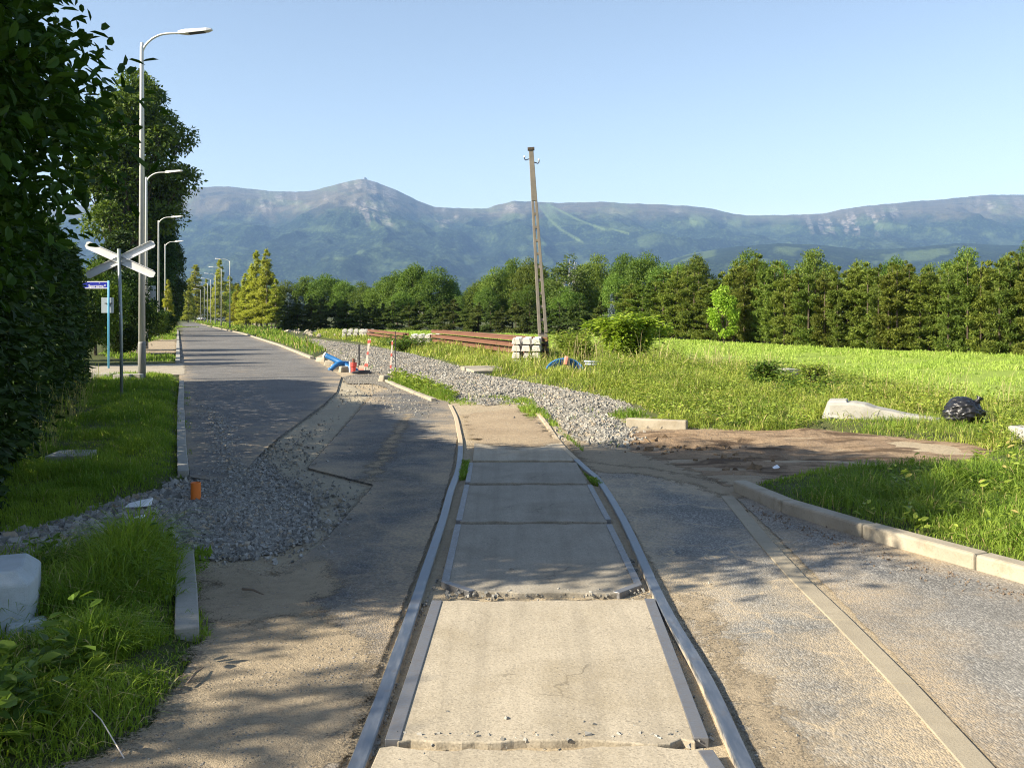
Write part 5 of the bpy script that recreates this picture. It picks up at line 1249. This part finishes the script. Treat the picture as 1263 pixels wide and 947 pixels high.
HSKY = [(-400,395),(560,395),(700,372),(790,332),(850,313),(900,305),(960,300),(1010,302),(1060,308),(1120,306),(1180,300),(1263,303),(1400,296),(1650,310)]
U, t_, Xw, Yw, Z, Q = mountain('foothills', HSKY, 5200, 500, 2400, 5, None, 85, 60, 500, 110)
o = np_mesh('hills', np.column_stack([Xw.ravel(), Yw.ravel(), Z.ravel()]), [Q], M['hill'], attrs={'rock': Xw.ravel()*0, 'meadow': (sstep(.6,.72,fbm(U*.03, t_*6, 4, 99))*.4).ravel(), 'heath': Xw.ravel()*0}, smooth=True)
tag(o, kind='structure')
# the small building on the summit
t = empty('summit_building', (AX(450,9000), 8985, AZ(221.5,9000)-4)); tag(t, 'tiny round observatory building on the highest summit', 'building')
MB().tube([(0,0,0),(0,0,18),(0,0,19)], [12,16,10], 16).build('round_hall', M['plate'], t)
MB().tube([(14,0,0),(14,0,10),(14,0,11)], [8,10,6], 16).build('round_hall', M['plate'], t)
MB().tube([(2,0,18),(2,0,23)], [1.6,1.0], 8).build('mast', M['dark'], t)

# ================================================================== AIR, LIGHT, CAMERA

me = bpy.data.meshes.new('haze'); b = MB().box((0, 1000, 690), (20700, 20700, 1394)); me.from_pydata([tuple(v) for v in b.v], [], b.f)
hz = bpy.data.objects.new('haze', me); C.objects.link(hz); tag(hz, kind='stuff')
m = bpy.data.materials.new('haze_air'); m.use_nodes = True; nt = m.node_tree
for n in list(nt.nodes): nt.nodes.remove(n)
vo = nt.nodes.new('ShaderNodeVolumePrincipled'); vo.inputs['Color'].default_value = HAZE_COL; vo.inputs['Density'].default_value = HAZE_D; vo.inputs['Anisotropy'].default_value = 0.0
om = nt.nodes.new('ShaderNodeOutputMaterial'); nt.links.new(vo.outputs[0], om.inputs['Volume']); me.materials.append(m)

sc_ = bpy.context.scene
w = bpy.data.worlds.new('World'); sc_.world = w; w.use_nodes = True; nt = w.node_tree
sky = nt.nodes.new('ShaderNodeTexSky'); sky.sky_type = 'NISHITA'; sky.sun_disc = False
sky.sun_elevation = math.radians(SUN_EL); sky.sun_rotation = math.radians(SUN_AZ); sky.air_density = 1.0; sky.dust_density = .45; sky.ozone_density = 1.4
bg = nt.nodes['Background']; tint = nt.nodes.new('ShaderNodeMix'); tint.data_type = 'RGBA'; tint.blend_type = 'MULTIPLY'; tint.inputs[0].default_value = 1; tint.inputs[7].default_value = SKY_TINT
nt.links.new(sky.outputs[0], tint.inputs[6]); nt.links.new(tint.outputs[2], bg.inputs[0]); bg.inputs[1].default_value = SKY_STR
L = bpy.data.lights.new('sun', 'SUN'); L.energy = SUN_STR; L.angle = math.radians(.53); L.color = (1.0, .90, .73)
so = bpy.data.objects.new('sun', L); C.objects.link(so)
el, az = math.radians(SUN_EL), math.radians(SUN_AZ)      # azimuth clockwise from +Y
d = Vector((math.sin(az)*math.cos(el), math.cos(az)*math.cos(el), math.sin(el)))
so.rotation_euler = (-d).to_track_quat('-Z', 'Y').to_euler()
cam = bpy.data.cameras.new('camera'); co = bpy.data.objects.new('camera', cam); C.objects.link(co)
co.location = (0, 0, H); co.rotation_euler = (PI/2, 0, 0); cam.sensor_width = 36; cam.sensor_fit = 'HORIZONTAL'; cam.lens = 36*F/1263
cam.shift_y = -(473.5-HY)/1263; cam.clip_start = .05; cam.clip_end = 40000
sc_.camera = co
v = sc_.view_settings; v.view_transform = 'Standard'; v.look = 'None'; v.exposure = EXPO; v.gamma = 1; v.use_curve_mapping = False
cy = sc_.cycles; cy.max_bounces = 6; cy.diffuse_bounces = 3; cy.glossy_bounces = 2; cy.transmission_bounces = 4; cy.transparent_max_bounces = 12; cy.volume_bounces = 0; cy.use_denoising = True; cy.filter_width = 1.1; cy.denoising_prefilter = 'NONE'
cy.sample_clamp_indirect = 6
